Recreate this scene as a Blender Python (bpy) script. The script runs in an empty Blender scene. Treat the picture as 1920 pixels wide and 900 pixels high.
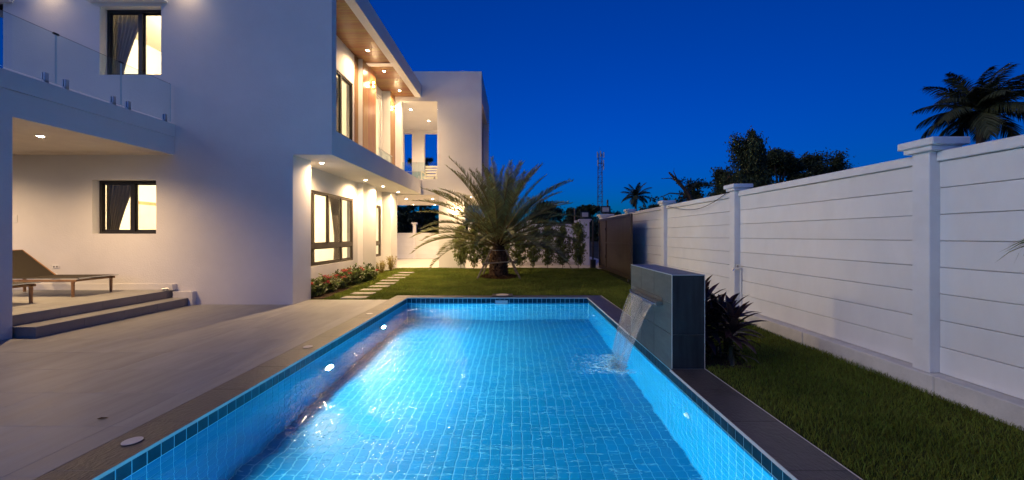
import bpy, math, random
import numpy as np
from mathutils import Vector, Matrix, Euler

random.seed(7)
rng = np.random.default_rng(7)
sc = bpy.context.scene
COL = sc.collection
R = math.radians

# ------------------------------------------------------------------ camera
CAM_H = 1.4
F_PX = 730.0
cam = bpy.data.cameras.new('camera')
cam_o = bpy.data.objects.new('camera', cam)
COL.objects.link(cam_o)
cam_o.location = (0, 0, CAM_H)
cam_o.rotation_euler = (R(90), 0, 0)
cam.sensor_fit = 'HORIZONTAL'
cam.sensor_width = 36.0
cam.lens = 36.0 * F_PX / 1920.0
cam.shift_x = -7 / 1920.0
cam.shift_y = -9 / 1920.0
cam.clip_start = 0.02
cam.clip_end = 3000
sc.camera = cam_o

# ------------------------------------------------------------------ sky, exposure
world = bpy.data.worlds.new('World')
sc.world = world
world.use_nodes = True
wn = world.node_tree
sky = wn.nodes.new('ShaderNodeTexSky')
sky.sky_type = 'NISHITA'
sky.sun_disc = False
sky.sun_elevation = R(3.0)
sky.sun_rotation = R(190)
sky.air_density = 1.0
sky.dust_density = 0.2
sky.ozone_density = 9.8
wn.links.new(sky.outputs[0], wn.nodes['Background'].inputs[0])
wn.nodes['Background'].inputs[1].default_value = 0.106

# added fill in place of dusk afterglow, from the left, brightening fence and lawn
sun = bpy.data.lights.new('sun', 'SUN')
sun.energy = 0.33
sun.color = (1.0, 0.90, 0.84)
sun.angle = R(35)
sun_o = bpy.data.objects.new('sun', sun)
COL.objects.link(sun_o)
sun_o.rotation_euler = Vector((0.90, 0.20, -0.40)).to_track_quat('-Z', 'Y').to_euler()

sc.view_settings.view_transform = 'Standard'
sc.view_settings.look = 'None'
sc.view_settings.gamma = 1.0
sc.view_settings.use_curve_mapping = False
sc.view_settings.exposure = 1.3

sc.cycles.max_bounces = 10
sc.cycles.diffuse_bounces = 4
sc.cycles.glossy_bounces = 4
sc.cycles.transmission_bounces = 8
sc.cycles.transparent_max_bounces = 24
sc.cycles.caustics_reflective = False
sc.cycles.caustics_refractive = True
sc.cycles.sample_clamp_indirect = 1.7
sc.cycles.use_denoising = True

WARM = (1.0, 0.64, 0.32)
WARM2 = (1.0, 0.78, 0.46)

# ================================================================== helpers
class MB:
    """collects faces and links them as one mesh object"""
    def __init__(self):
        self.v = []
        self.f = []
    def add(self, vs, fs):
        n = len(self.v)
        self.v.extend([tuple(p) for p in vs])
        self.f.extend([tuple(i + n for i in f) for f in fs])
        return self
    def box(self, x0, x1, y0, y1, z0, z1):
        x0, x1 = sorted((x0, x1)); y0, y1 = sorted((y0, y1)); z0, z1 = sorted((z0, z1))
        return self.add([(x0,y0,z0),(x1,y0,z0),(x1,y1,z0),(x0,y1,z0),(x0,y0,z1),(x1,y0,z1),(x1,y1,z1),(x0,y1,z1)],
                        [(0,3,2,1),(4,5,6,7),(0,1,5,4),(1,2,6,5),(2,3,7,6),(3,0,4,7)])
    def bbox(self, x0, x1, y0, y1, z0, z1, b=0.006):
        """box with chamfered edges (24 corner verts)"""
        x0, x1 = sorted((x0, x1)); y0, y1 = sorted((y0, y1)); z0, z1 = sorted((z0, z1))
        b = min(b, (x1-x0)*.45, (y1-y0)*.45, (z1-z0)*.45)
        X = (x0, x1); Y = (y0, y1); Z = (z0, z1)
        vs = []; idx = {}
        for i in (0,1):
            for j in (0,1):
                for k in (0,1):
                    sx = b if i == 0 else -b; sy = b if j == 0 else -b; sz = b if k == 0 else -b
                    idx[i,j,k,0] = len(vs); vs.append((X[i], Y[j]+sy, Z[k]+sz))
                    idx[i,j,k,1] = len(vs); vs.append((X[i]+sx, Y[j], Z[k]+sz))
                    idx[i,j,k,2] = len(vs); vs.append((X[i]+sx, Y[j]+sy, Z[k]))
        g = idx
        fs = []
        c = ((x0+x1)/2, (y0+y1)/2, (z0+z1)/2)
        def face(ids):
            p = [Vector(vs[i]) for i in ids]
            n = (p[1]-p[0]).cross(p[2]-p[0])
            m = sum(p, Vector())/len(p) - Vector(c)
            fs.append(tuple(ids) if n.dot(m) > 0 else tuple(reversed(ids)))
        for i in (0,1):
            face([g[i,0,0,0], g[i,1,0,0], g[i,1,1,0], g[i,0,1,0]])
            face([g[0,i,0,1], g[1,i,0,1], g[1,i,1,1], g[0,i,1,1]])
            face([g[0,0,i,2], g[1,0,i,2], g[1,1,i,2], g[0,1,i,2]])
        for i in (0,1):
            for j in (0,1):
                face([g[i,j,0,0], g[i,j,1,0], g[i,j,1,1], g[i,j,0,1]])
                face([g[i,0,j,0], g[i,1,j,0], g[i,1,j,2], g[i,0,j,2]])
                face([g[0,i,j,1], g[1,i,j,1], g[1,i,j,2], g[0,i,j,2]])
                for k in (0,1):
                    face([g[i,j,k,0], g[i,j,k,1], g[i,j,k,2]])
        return self.add(vs, fs)
    def tube(self, pts, rad, n=8, cap=True):
        pts = [Vector(p) for p in pts]
        if not hasattr(rad, '__len__'): rad = [rad]*len(pts)
        rings = []; vs = []; fs = []
        up = Vector((0,0,1))
        for i, p in enumerate(pts):
            d = (pts[min(i+1,len(pts)-1)] - pts[max(i-1,0)]).normalized()
            a = d.cross(up)
            if a.length < 1e-3: a = d.cross(Vector((1,0,0)))
            a.normalize(); b = d.cross(a).normalized()
            for k in range(n):
                t = 2*math.pi*k/n
                vs.append(p + (a*math.cos(t) + b*math.sin(t))*rad[i])
        for i in range(len(pts)-1):
            for k in range(n):
                k2 = (k+1) % n
                fs.append((i*n+k, i*n+k2, (i+1)*n+k2, (i+1)*n+k))
        if cap:
            fs.append(tuple(range(n-1, -1, -1)))
            fs.append(tuple((len(pts)-1)*n + k for k in range(n)))
        return self.add(vs, fs)
    def disc(self, c, r, z0, z1, n=24, rx=None):
        rx = rx or r
        vs = [(c[0]+rx*math.cos(2*math.pi*k/n), c[1]+r*math.sin(2*math.pi*k/n), z) for z in (z0, z1) for k in range(n)]
        fs = [tuple(range(n-1,-1,-1)), tuple(range(n, 2*n))]
        fs += [(k, (k+1)%n, n+(k+1)%n, n+k) for k in range(n)]
        return self.add(vs, fs)
    def wall(self, axis, u0, u1, z0, z1, d0, d1, holes):
        """wall in the (axis, z) plane, thickness d0..d1 along the other horizontal axis ('x': runs along x; 'y': along y; 'f': a floor in x,y)"""
        us = sorted({u0, u1, *[min(max(h[0],u0),u1) for h in holes], *[min(max(h[1],u0),u1) for h in holes]})
        zs = sorted({z0, z1, *[min(max(h[2],z0),z1) for h in holes], *[min(max(h[3],z0),z1) for h in holes]})
        nu, nz = len(us)-1, len(zs)-1
        def solid(i, j):
            if i < 0 or j < 0 or i >= nu or j >= nz: return False
            cu = (us[i]+us[i+1])/2; cz = (zs[j]+zs[j+1])/2
            return not any(h[0] < cu < h[1] and h[2] < cz < h[3] for h in holes)
        vid = {}; vs = []; fs = []
        def P(u, z, d):
            k = (round(u,5), round(z,5), d)
            if k not in vid:
                vid[k] = len(vs)
                vs.append((u, d, z) if axis == 'x' else (d, u, z) if axis == 'y' else (u, z, d))
            return vid[k]
        flip = axis in ('y', 'f')
        def F(a):
            fs.append(tuple(reversed(a)) if flip else tuple(a))
        for i in range(nu):
            for j in range(nz):
                if not solid(i, j): continue
                a, b, c, d = us[i], us[i+1], zs[j], zs[j+1]
                F([P(a,c,d0), P(b,c,d0), P(b,d,d0), P(a,d,d0)])
                F([P(a,c,d1), P(a,d,d1), P(b,d,d1), P(b,c,d1)])
                if not solid(i-1,j): F([P(a,c,d0), P(a,d,d0), P(a,d,d1), P(a,c,d1)])
                if not solid(i+1,j): F([P(b,c,d0), P(b,c,d1), P(b,d,d1), P(b,d,d0)])
                if not solid(i,j-1): F([P(a,c,d0), P(a,c,d1), P(b,c,d1), P(b,c,d0)])
                if not solid(i,j+1): F([P(a,d,d0), P(b,d,d0), P(b,d,d1), P(a,d,d1)])
        return self.add(vs, fs)
    def build(self, name, mat, parent=None, smooth=False, local=False):
        me = bpy.data.meshes.new(name)
        off = Vector((0,0,0))
        if parent is not None and not local:
            off = wloc(parent)
        me.from_pydata([(p[0]-off.x, p[1]-off.y, p[2]-off.z) for p in self.v], [], self.f)
        if smooth:
            me.polygons.foreach_set('use_smooth', [True]*len(me.polygons))
        me.update()
        me.materials.append(mat)
        o = bpy.data.objects.new(name, me)
        COL.objects.link(o)
        if parent is not None: o.parent = parent
        return o

def wloc(o):
    v = Vector((0,0,0))
    while o is not None:
        v = v + Vector(o.location); o = o.parent
    return v

def np_mesh(name, V, F, mat, parent=None, smooth=False):
    """V (n,3), F (m,k) arrays"""
    me = bpy.data.meshes.new(name)
    V = np.asarray(V, dtype=np.float32); F = np.asarray(F, dtype=np.int32)
    k = F.shape[1]
    me.vertices.add(len(V)); me.vertices.foreach_set('co', V.ravel())
    me.loops.add(F.size); me.loops.foreach_set('vertex_index', F.ravel())
    me.polygons.add(len(F))
    me.polygons.foreach_set('loop_start', np.arange(0, F.size, k, dtype=np.int32))
    me.polygons.foreach_set('loop_total', np.full(len(F), k, dtype=np.int32))
    if smooth: me.polygons.foreach_set('use_smooth', np.ones(len(F), dtype=bool))
    me.update(calc_edges=True)
    me.validate()
    me.materials.append(mat)
    o = bpy.data.objects.new(name, me); COL.objects.link(o)
    if parent is not None: o.parent = parent
    return o

def tag(o, label, cat, group=None):
    o['label'] = label; o['category'] = cat
    if group: o['group'] = group
    return o
def struct(o):
    o['kind'] = 'structure'; return o
def stuff(o):
    o['kind'] = 'stuff'; return o
def thing(name, loc, label, cat, group=None):
    o = bpy.data.objects.new(name, None); COL.objects.link(o)
    o.location = loc; o.empty_display_size = 0.1
    return tag(o, label, cat, group)
def sub(name, parent, loc=(0,0,0)):
    o = bpy.data.objects.new(name, None); COL.objects.link(o)
    o.parent = parent; o.location = loc; o.empty_display_size = 0.1
    return o
def share(src, name, loc, parent, rot=None, scale=None):
    o = src.copy(); o.name = name; COL.objects.link(o)
    o.parent = parent; o.location = loc
    if rot: o.rotation_euler = rot
    if scale: o.scale = scale
    return o
def copy_tree(o, parent=None):
    c = o.copy(); COL.objects.link(c); c.parent = parent
    for ch in list(o.children): copy_tree(ch, c)
    return c

# ================================================================== materials
def pm(name, col, rough=0.6, metal=0.0, var=0.08, vscale=3.0, stretch=(1,1,1), bump=0.0, bscale=60.0, objvar=0.0,
       spec=0.5, col2=None, emit=None, estr=0.0, trans=0.0, detail=5.0, island=0.0, rvar=0.0, bstretch=None, coat=0.0, hue=0.03):
    m = bpy.data.materials.new(name); m.use_nodes = True
    nt = m.node_tree; b = nt.nodes['Principled BSDF']
    N = nt.nodes.new; L = nt.links.new
    b.inputs['Roughness'].default_value = rough
    b.inputs['Metallic'].default_value = metal
    b.inputs['Specular IOR Level'].default_value = spec
    if coat: b.inputs['Coat Weight'].default_value = coat
    tc = N('ShaderNodeTexCoord')
    mp = N('ShaderNodeMapping'); mp.inputs['Scale'].default_value = stretch
    src = tc.outputs['Object']
    if objvar:
        oi = N('ShaderNodeObjectInfo')
        va = N('ShaderNodeVectorMath'); va.operation = 'SCALE'
        cx = N('ShaderNodeCombineXYZ')
        L(oi.outputs['Random'], cx.inputs[0]); L(oi.outputs['Random'], cx.inputs[1]); L(oi.outputs['Random'], cx.inputs[2])
        L(cx.outputs[0], va.inputs[0]); va.inputs['Scale'].default_value = 57.0
        ad = N('ShaderNodeVectorMath'); L(src, ad.inputs[0]); L(va.outputs[0], ad.inputs[1])
        src = ad.outputs[0]
    L(src, mp.inputs[0])
    n = N('ShaderNodeTexNoise'); n.inputs['Scale'].default_value = vscale; n.inputs['Detail'].default_value = detail
    n.inputs['Roughness'].default_value = 0.6
    L(mp.outputs[0], n.inputs['Vector'])
    cr = N('ShaderNodeValToRGB')
    cr.color_ramp.elements[0].position = 0.3; cr.color_ramp.elements[1].position = 0.7
    lo = [c*(1-var) for c in col]; hi = [min(1, c*(1+var)) for c in (col2 or col)]
    cr.color_ramp.elements[0].color = (*lo, 1); cr.color_ramp.elements[1].color = (*hi, 1)
    L(n.outputs['Fac'], cr.inputs[0])
    out = cr.outputs[0]
    if objvar or island:
        hs = N('ShaderNodeHueSaturation')
        mr = N('ShaderNodeMapRange')
        amt = island or objvar
        mr.inputs['To Min'].default_value = 1-amt; mr.inputs['To Max'].default_value = 1+amt
        if island:
            ge = N('ShaderNodeNewGeometry'); L(ge.outputs['Random Per Island'], mr.inputs['Value'])
        else:
            L(oi.outputs['Random'], mr.inputs['Value'])
        L(mr.outputs[0], hs.inputs['Value'])
        if island:
            mh = N('ShaderNodeMapRange'); mh.inputs['To Min'].default_value = .5-hue; mh.inputs['To Max'].default_value = .5+hue
            L(ge.outputs['Random Per Island'], mh.inputs['Value']); L(mh.outputs[0], hs.inputs['Hue'])
        L(out, hs.inputs['Color']); out = hs.outputs[0]
    L(out, b.inputs['Base Color'])
    if rvar:
        rr = N('ShaderNodeMapRange'); rr.inputs['To Min'].default_value = max(0, rough-rvar); rr.inputs['To Max'].default_value = min(1, rough+rvar)
        L(n.outputs['Fac'], rr.inputs['Value']); L(rr.outputs[0], b.inputs['Roughness'])
    if bump:
        bn = N('ShaderNodeTexNoise'); bn.inputs['Scale'].default_value = bscale; bn.inputs['Detail'].default_value = 4
        if bstretch:
            m2 = N('ShaderNodeMapping'); m2.inputs['Scale'].default_value = bstretch; L(src, m2.inputs[0]); L(m2.outputs[0], bn.inputs['Vector'])
        else:
            L(src, bn.inputs['Vector'])
        bp = N('ShaderNodeBump'); bp.inputs['Strength'].default_value = bump; bp.inputs['Distance'].default_value = 0.02
        L(bn.outputs['Fac'], bp.inputs['Height']); L(bp.outputs[0], b.inputs['Normal'])
    if emit:
        b.inputs['Emission Color'].default_value = (*emit, 1); b.inputs['Emission Strength'].default_value = estr
    if trans:
        t = N('ShaderNodeBsdfTranslucent'); L(out, t.inputs['Color'])
        mx = N('ShaderNodeMixShader'); mx.inputs[0].default_value = trans
        o = nt.nodes['Material Output']
        L(b.outputs[0], mx.inputs[1]); L(t.outputs[0], mx.inputs[2]); L(mx.outputs[0], o.inputs['Surface'])
    return m

def emat(name, col, strength):
    m = bpy.data.materials.new(name); m.use_nodes = True
    nt = m.node_tree; nt.nodes.remove(nt.nodes['Principled BSDF'])
    e = nt.nodes.new('ShaderNodeEmission'); e.inputs[0].default_value = (*col, 1); e.inputs[1].default_value = strength
    nt.links.new(e.outputs[0], nt.nodes['Material Output'].inputs[0])
    return m

def thin_glass(name, tint=(0.95, 0.97, 0.96), refl=1.0, rough=0.0):
    m = bpy.data.materials.new(name); m.use_nodes = True
    nt = m.node_tree; nt.nodes.remove(nt.nodes['Principled BSDF'])
    N = nt.nodes.new; L = nt.links.new
    t = N('ShaderNodeBsdfTransparent'); t.inputs[0].default_value = (*tint, 1)
    g = N('ShaderNodeBsdfGlossy'); g.inputs['Roughness'].default_value = rough
    fr = N('ShaderNodeLayerWeight'); fr.inputs[0].default_value = 0.5
    pw = N('ShaderNodeMath'); pw.operation = 'POWER'; pw.inputs[1].default_value = 5.0
    L(fr.outputs['Facing'], pw.inputs[0])
    mu = N('ShaderNodeMath'); mu.operation = 'MULTIPLY_ADD'; mu.inputs[1].default_value = 0.9*refl; mu.inputs[2].default_value = 0.04*refl; mu.use_clamp = True
    L(pw.outputs[0], mu.inputs[0])
    mx = N('ShaderNodeMixShader'); L(mu.outputs[0], mx.inputs[0]); L(t.outputs[0], mx.inputs[1]); L(g.outputs[0], mx.inputs[2])
    L(mx.outputs[0], nt.nodes['Material Output'].inputs[0])
    return m

M = {}
M['plaster'] = pm('plaster', (0.74, 0.73, 0.72), 0.75, var=0.05, vscale=0.9, bump=0.22, bscale=38, spec=0.25)
M['plaster_in'] = pm('plaster_interior', (0.80, 0.77, 0.70), 0.8, var=0.02, spec=0.2)
M['fence'] = pm('fence_paint', (0.79, 0.79, 0.79), 0.6, var=0.04, vscale=2.2, stretch=(1, 1.6, 0.7), bump=0.12, bscale=20, bstretch=(1, 0.4, 12), objvar=0.025, spec=0.3)
M['fence_post'] = pm('fence_post_paint', (0.80, 0.80, 0.80), 0.6, var=0.05, vscale=4, bump=0.15, bscale=35, spec=0.3)
M['concrete'] = pm('concrete', (0.68, 0.66, 0.63), 0.85, var=0.13, vscale=4, bump=0.25, bscale=45, spec=0.2)
M['drive'] = pm('driveway_concrete', (0.55, 0.53, 0.49), 0.8, var=0.08, vscale=2, bump=0.1, bscale=60, spec=0.2)
M['deck'] = pm('deck_porcelain', (0.280, 0.282, 0.270), 0.45, var=0.20, vscale=2.4, stretch=(3.2, 0.45, 1), bump=0.10, bscale=16, bstretch=(6, 0.7, 1), objvar=0.05, spec=0.4, rvar=0.1)
M['step'] = pm('step_porcelain', (0.30, 0.26, 0.23), 0.5, var=0.1, vscale=4, stretch=(2, 0.5, 1), bump=0.06, bscale=40, objvar=0.04, spec=0.35)
M['grout'] = pm('grout', (0.40, 0.38, 0.35), 0.9, var=0.05)
M['coping'] = pm('coping_stone', (0.085, 0.075, 0.072), 0.38, var=0.30, vscale=5, stretch=(1.5, 0.6, 1), bump=0.35, bscale=38, bstretch=(1.6, 0.7, 1), objvar=0.10, spec=0.45, rvar=0.15)
M['trim'] = pm('edge_trim', (0.62, 0.60, 0.57), 0.35, var=0.04, spec=0.5)
M['wl_tile'] = pm('waterline_tile', (0.006, 0.055, 0.092), 0.4, var=0.25, vscale=9, objvar=0.16, spec=0.12, bump=0.05, bscale=20)
M['pool_tile'] = pm('pool_tile', (0.003, 0.230, 0.44), 0.3, var=0.10, vscale=3, island=0.05, spec=0.3, hue=0.004)
M['floor_tile'] = pm('pool_floor_tile', (0.003, 0.240, 0.46), 0.3, var=0.12, vscale=3, objvar=0.07, spec=0.3)
M['pool_grout'] = pm('pool_grout', (0.30, 0.70, 0.82), 0.8, var=0.05)
M['white_plastic'] = pm('white_plastic', (0.78, 0.78, 0.77), 0.35, var=0.02)
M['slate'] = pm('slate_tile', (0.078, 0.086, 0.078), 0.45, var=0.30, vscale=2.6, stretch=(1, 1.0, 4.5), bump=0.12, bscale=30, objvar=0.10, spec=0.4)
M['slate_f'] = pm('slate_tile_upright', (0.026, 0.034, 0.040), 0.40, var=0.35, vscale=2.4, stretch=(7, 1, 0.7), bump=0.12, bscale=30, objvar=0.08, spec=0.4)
M['steel'] = pm('brushed_steel', (0.55, 0.56, 0.57), 0.28, metal=1.0, var=0.05, vscale=20)
M['chrome'] = pm('chrome', (0.75, 0.75, 0.75), 0.12, metal=1.0, var=0.03)
M['brass'] = pm('brass', (0.72, 0.50, 0.24), 0.25, metal=1.0, var=0.05)
M['bronze'] = pm('bronze_aluminium', (0.075, 0.060, 0.048), 0.38, metal=0.4, var=0.08, spec=0.5)
M['dark_frame'] = pm('dark_aluminium', (0.030, 0.027, 0.025), 0.4, metal=0.3, var=0.08, spec=0.5)
M['gate'] = pm('gate_metal', (0.085, 0.060, 0.042), 0.38, metal=0.55, var=0.12, vscale=2, stretch=(1, 6, 0.6), objvar=0.05, spec=0.5)
M['wood'] = pm('slat_wood', (0.25, 0.125, 0.052), 0.36, var=0.25, vscale=2.5, stretch=(1.2, 9, 1.0), island=0.10, spec=0.45)
M['wood_v'] = pm('panel_wood', (0.30, 0.145, 0.065), 0.30, var=0.22, vscale=2.5, stretch=(9, 9, 0.9), island=0.08, spec=0.5)
M['canopy_slat'] = pm('canopy_slat', (0.74, 0.66, 0.55), 0.6, var=0.06, spec=0.3)
M['teak'] = pm('teak', (0.34, 0.19, 0.09), 0.45, var=0.25, vscale=6, stretch=(2, 2, 2), spec=0.35)
M['sling'] = pm('sling_fabric', (0.038, 0.032, 0.024), 0.8, var=0.10, vscale=120, bump=0.25, bscale=220, spec=0.2)
M['curtain'] = pm('curtain_fabric', (0.090, 0.072, 0.058), 0.85, var=0.12, vscale=5, stretch=(4, 4, 0.4), spec=0.15)
M['sheer'] = pm('patterned_curtain', (0.50, 0.46, 0.40), 0.85, var=0.35, vscale=9, col2=(0.22, 0.20, 0.18), spec=0.15)
M['door_wood'] = pm('door_wood', (0.44, 0.27, 0.13), 0.4, var=0.15, vscale=3, stretch=(5, 5, 0.5))
M['lamp'] = emat('lamp_glow', (1.0, 0.86, 0.62), 60.0)
M['lamp_soft'] = emat('ceiling_lamp_glow', (1.0, 0.88, 0.66), 6.0)
M['pool_lamp'] = emat('pool_lamp_glow', (0.80, 0.95, 1.0), 14.0)
M['lens'] = pm('floodlight_lens', (0.62, 0.55, 0.50), 0.2, var=0.02)
M['black'] = pm('black_plastic', (0.015, 0.015, 0.016), 0.4, var=0.1)
M['glass'] = thin_glass('window_glass', (0.96, 0.97, 0.95))
M['rail_glass'] = thin_glass('balustrade_glass', (0.86, 0.93, 0.95), refl=1.0)
M['glass_edge'] = pm('glass_edge', (0.42, 0.60, 0.66), 0.15, var=0.02, spec=0.6)
M['soil'] = pm('soil', (0.055, 0.038, 0.025), 0.95, var=0.35, vscale=14, bump=0.6, bscale=40, spec=0.1)
M['mulch'] = pm('mulch', (0.080, 0.042, 0.020), 0.95, var=0.3, vscale=20, island=0.5, spec=0.1)
M['lawn'] = pm('lawn_turf', (0.050, 0.075, 0.013), 0.95, var=0.35, vscale=5, col2=(0.075, 0.080, 0.020), bump=0.4, bscale=70, spec=0.1)
M['blade'] = pm('grass_blade', (0.135, 0.195, 0.022), 0.65, var=0.30, vscale=0.9, col2=(0.185, 0.215, 0.033), island=0.40, trans=0.25, spec=0.25)
M['ground'] = pm('dark_ground', (0.06, 0.055, 0.04), 0.95, var=0.3, vscale=0.5, spec=0.1)
M['stone'] = pm('stepping_stone', (0.24, 0.225, 0.205), 0.85, var=0.2, vscale=9, bump=0.3, bscale=50, objvar=0.07, spec=0.2)
M['palm_leaf'] = pm('date_palm_leaf', (0.185, 0.200, 0.080), 0.50, var=0.25, vscale=2, island=0.35, trans=0.28, spec=0.45)
M['coconut_leaf'] = pm('coconut_leaf', (0.055, 0.068, 0.034), 0.55, var=0.25, vscale=2, island=0.3, trans=0.12, spec=0.3)
M['palm_dry'] = pm('date_palm_rachis', (0.16, 0.12, 0.045), 0.55, var=0.25, vscale=3, spec=0.3)
M['boot'] = pm('palm_leaf_base', (0.115, 0.065, 0.036), 0.85, var=0.35, vscale=12, objvar=0.30, bump=0.5, bscale=50, spec=0.15)
M['boot_core'] = pm('palm_trunk_fibre', (0.050, 0.028, 0.016), 0.95, var=0.35, vscale=18, bump=0.6, bscale=60, spec=0.1)
M['pole'] = pm('stake_wood', (0.20, 0.165, 0.135), 0.85, var=0.30, vscale=9, stretch=(6,6,1), bump=0.4, bscale=40, spec=0.15)
M['strap'] = pm('strap', (0.22, 0.20, 0.17), 0.8, var=0.1)
M['hedge_leaf'] = pm('hedge_leaf', (0.185, 0.225, 0.065), 0.45, var=0.25, vscale=6, island=0.40, trans=0.4, spec=0.5)
M['hedge_stem'] = pm('hedge_stem', (0.09, 0.065, 0.045), 0.85, var=0.25, vscale=10, spec=0.1)
M['ixora_leaf'] = pm('flower_shrub_leaf', (0.095, 0.125, 0.032), 0.45, var=0.25, vscale=8, island=0.45, trans=0.2, spec=0.45)
M['ixora_flower'] = pm('red_flower', (0.48, 0.050, 0.070), 0.55, var=0.25, vscale=20, island=0.25, trans=0.15, spec=0.3)
M['gold_leaf'] = pm('golden_shrub_leaf', (0.26, 0.20, 0.035), 0.5, var=0.25, vscale=8, island=0.35, trans=0.25, spec=0.3)
M['cordyline'] = pm('cordyline_leaf', (0.072, 0.030, 0.032), 0.35, var=0.35, vscale=5, island=0.35, trans=0.08, spec=0.5)
M['cordyline_low'] = pm('cordyline_green_leaf', (0.040, 0.050, 0.022), 0.4, var=0.35, vscale=5, island=0.35, trans=0.1, spec=0.45)
M['far_leaf'] = pm('far_tree_leaf', (0.045, 0.060, 0.026), 0.6, var=0.3, vscale=1, island=0.45, trans=0.12, spec=0.25)
M['weep_leaf'] = pm('weeping_tree_leaf', (0.055, 0.075, 0.032), 0.6, var=0.3, vscale=1, island=0.45, trans=0.15, spec=0.25)
M['bark'] = pm('bark', (0.075, 0.060, 0.048), 0.9, var=0.3, vscale=6, bump=0.5, bscale=20, spec=0.1)
M['galv'] = pm('galvanised_steel', (0.11, 0.115, 0.12), 0.6, metal=0.5, var=0.1)
M['sconce_glass'] = thin_glass('sconce_glass', (1.0, 0.94, 0.82))

# water of the pool: real refraction with small ripples
def water_mat():
    m = bpy.data.materials.new('pool_water'); m.use_nodes = True
    nt = m.node_tree; nt.nodes.remove(nt.nodes['Principled BSDF'])
    N = nt.nodes.new; L = nt.links.new
    tc = N('ShaderNodeTexCoord')
    mp = N('ShaderNodeMapping'); mp.inputs['Scale'].default_value = (1.0, 0.85, 1)
    L(tc.outputs['Object'], mp.inputs[0])
    def noise(scale, det, dist):
        n = N('ShaderNodeTexNoise'); n.inputs['Scale'].default_value = scale; n.inputs['Detail'].default_value = det; n.inputs['Distortion'].default_value = dist
        L(mp.outputs[0], n.inputs['Vector']); return n
    mp2 = N('ShaderNodeMapping'); mp2.inputs['Scale'].default_value = (0.45, 1.5, 1); L(tc.outputs['Object'], mp2.inputs[0])
    n1 = noise(3.6, 1.0, 0.4); n2 = noise(17.0, 2.0, 0.0); n3 = noise(3.2, 1.0, 0.2); n4 = noise(11.0, 2.0, 0.0)
    for q in (n3, n4):
        nt.links.remove(q.inputs['Vector'].links[0]); L(mp2.outputs[0], q.inputs['Vector'])
    ad = N('ShaderNodeMath'); ad.operation = 'MULTIPLY_ADD'; ad.inputs[1].default_value = 0.34
    L(n2.outputs['Fac'], ad.inputs[0]); L(n1.outputs['Fac'], ad.inputs[2])
    b1 = N('ShaderNodeBump'); b1.inputs['Strength'].default_value = 0.19; b1.inputs['Distance'].default_value = 0.10
    L(ad.outputs[0], b1.inputs['Height'])
    b2 = N('ShaderNodeBump'); b2.inputs['Strength'].default_value = 0.13; b2.inputs['Distance'].default_value = 0.10
    a3 = N('ShaderNodeMath'); a3.operation = 'MULTIPLY_ADD'; a3.inputs[1].default_value = 0.14
    L(n4.outputs['Fac'], a3.inputs[0]); L(n3.outputs['Fac'], a3.inputs[2]); L(a3.outputs[0], b2.inputs['Height'])
    rf = N('ShaderNodeBsdfRefraction'); rf.inputs['IOR'].default_value = 1.333; rf.inputs['Roughness'].default_value = 0.0
    # the surface is more broken up towards the waterfall and beyond it
    sx = N('ShaderNodeSeparateXYZ'); L(tc.outputs['Object'], sx.inputs[0])
    mr = N('ShaderNodeMapRange'); mr.interpolation_type = 'SMOOTHSTEP'
    mr.inputs['From Min'].default_value = 2.3; mr.inputs['From Max'].default_value = 4.3; mr.inputs['To Min'].default_value = 0.006; mr.inputs['To Max'].default_value = 0.09
    L(sx.outputs['Y'], mr.inputs['Value']); L(mr.outputs[0], rf.inputs['Roughness'])
    rf.inputs['Color'].default_value = (0.95, 0.99, 1.0, 1); L(b2.outputs[0], rf.inputs['Normal'])
    gl = N('ShaderNodeBsdfGlossy'); gl.inputs['Roughness'].default_value = 0.0; L(b1.outputs[0], gl.inputs['Normal'])
    fr = N('ShaderNodeFresnel'); fr.inputs['IOR'].default_value = 1.333; L(b2.outputs[0], fr.inputs['Normal'])
    mx = N('ShaderNodeMixShader'); L(fr.outputs[0], mx.inputs[0]); L(rf.outputs[0], mx.inputs[1]); L(gl.outputs[0], mx.inputs[2])
    L(mx.outputs[0], nt.nodes['Material Output'].inputs[0])
    return m
M['water'] = water_mat()

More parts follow.
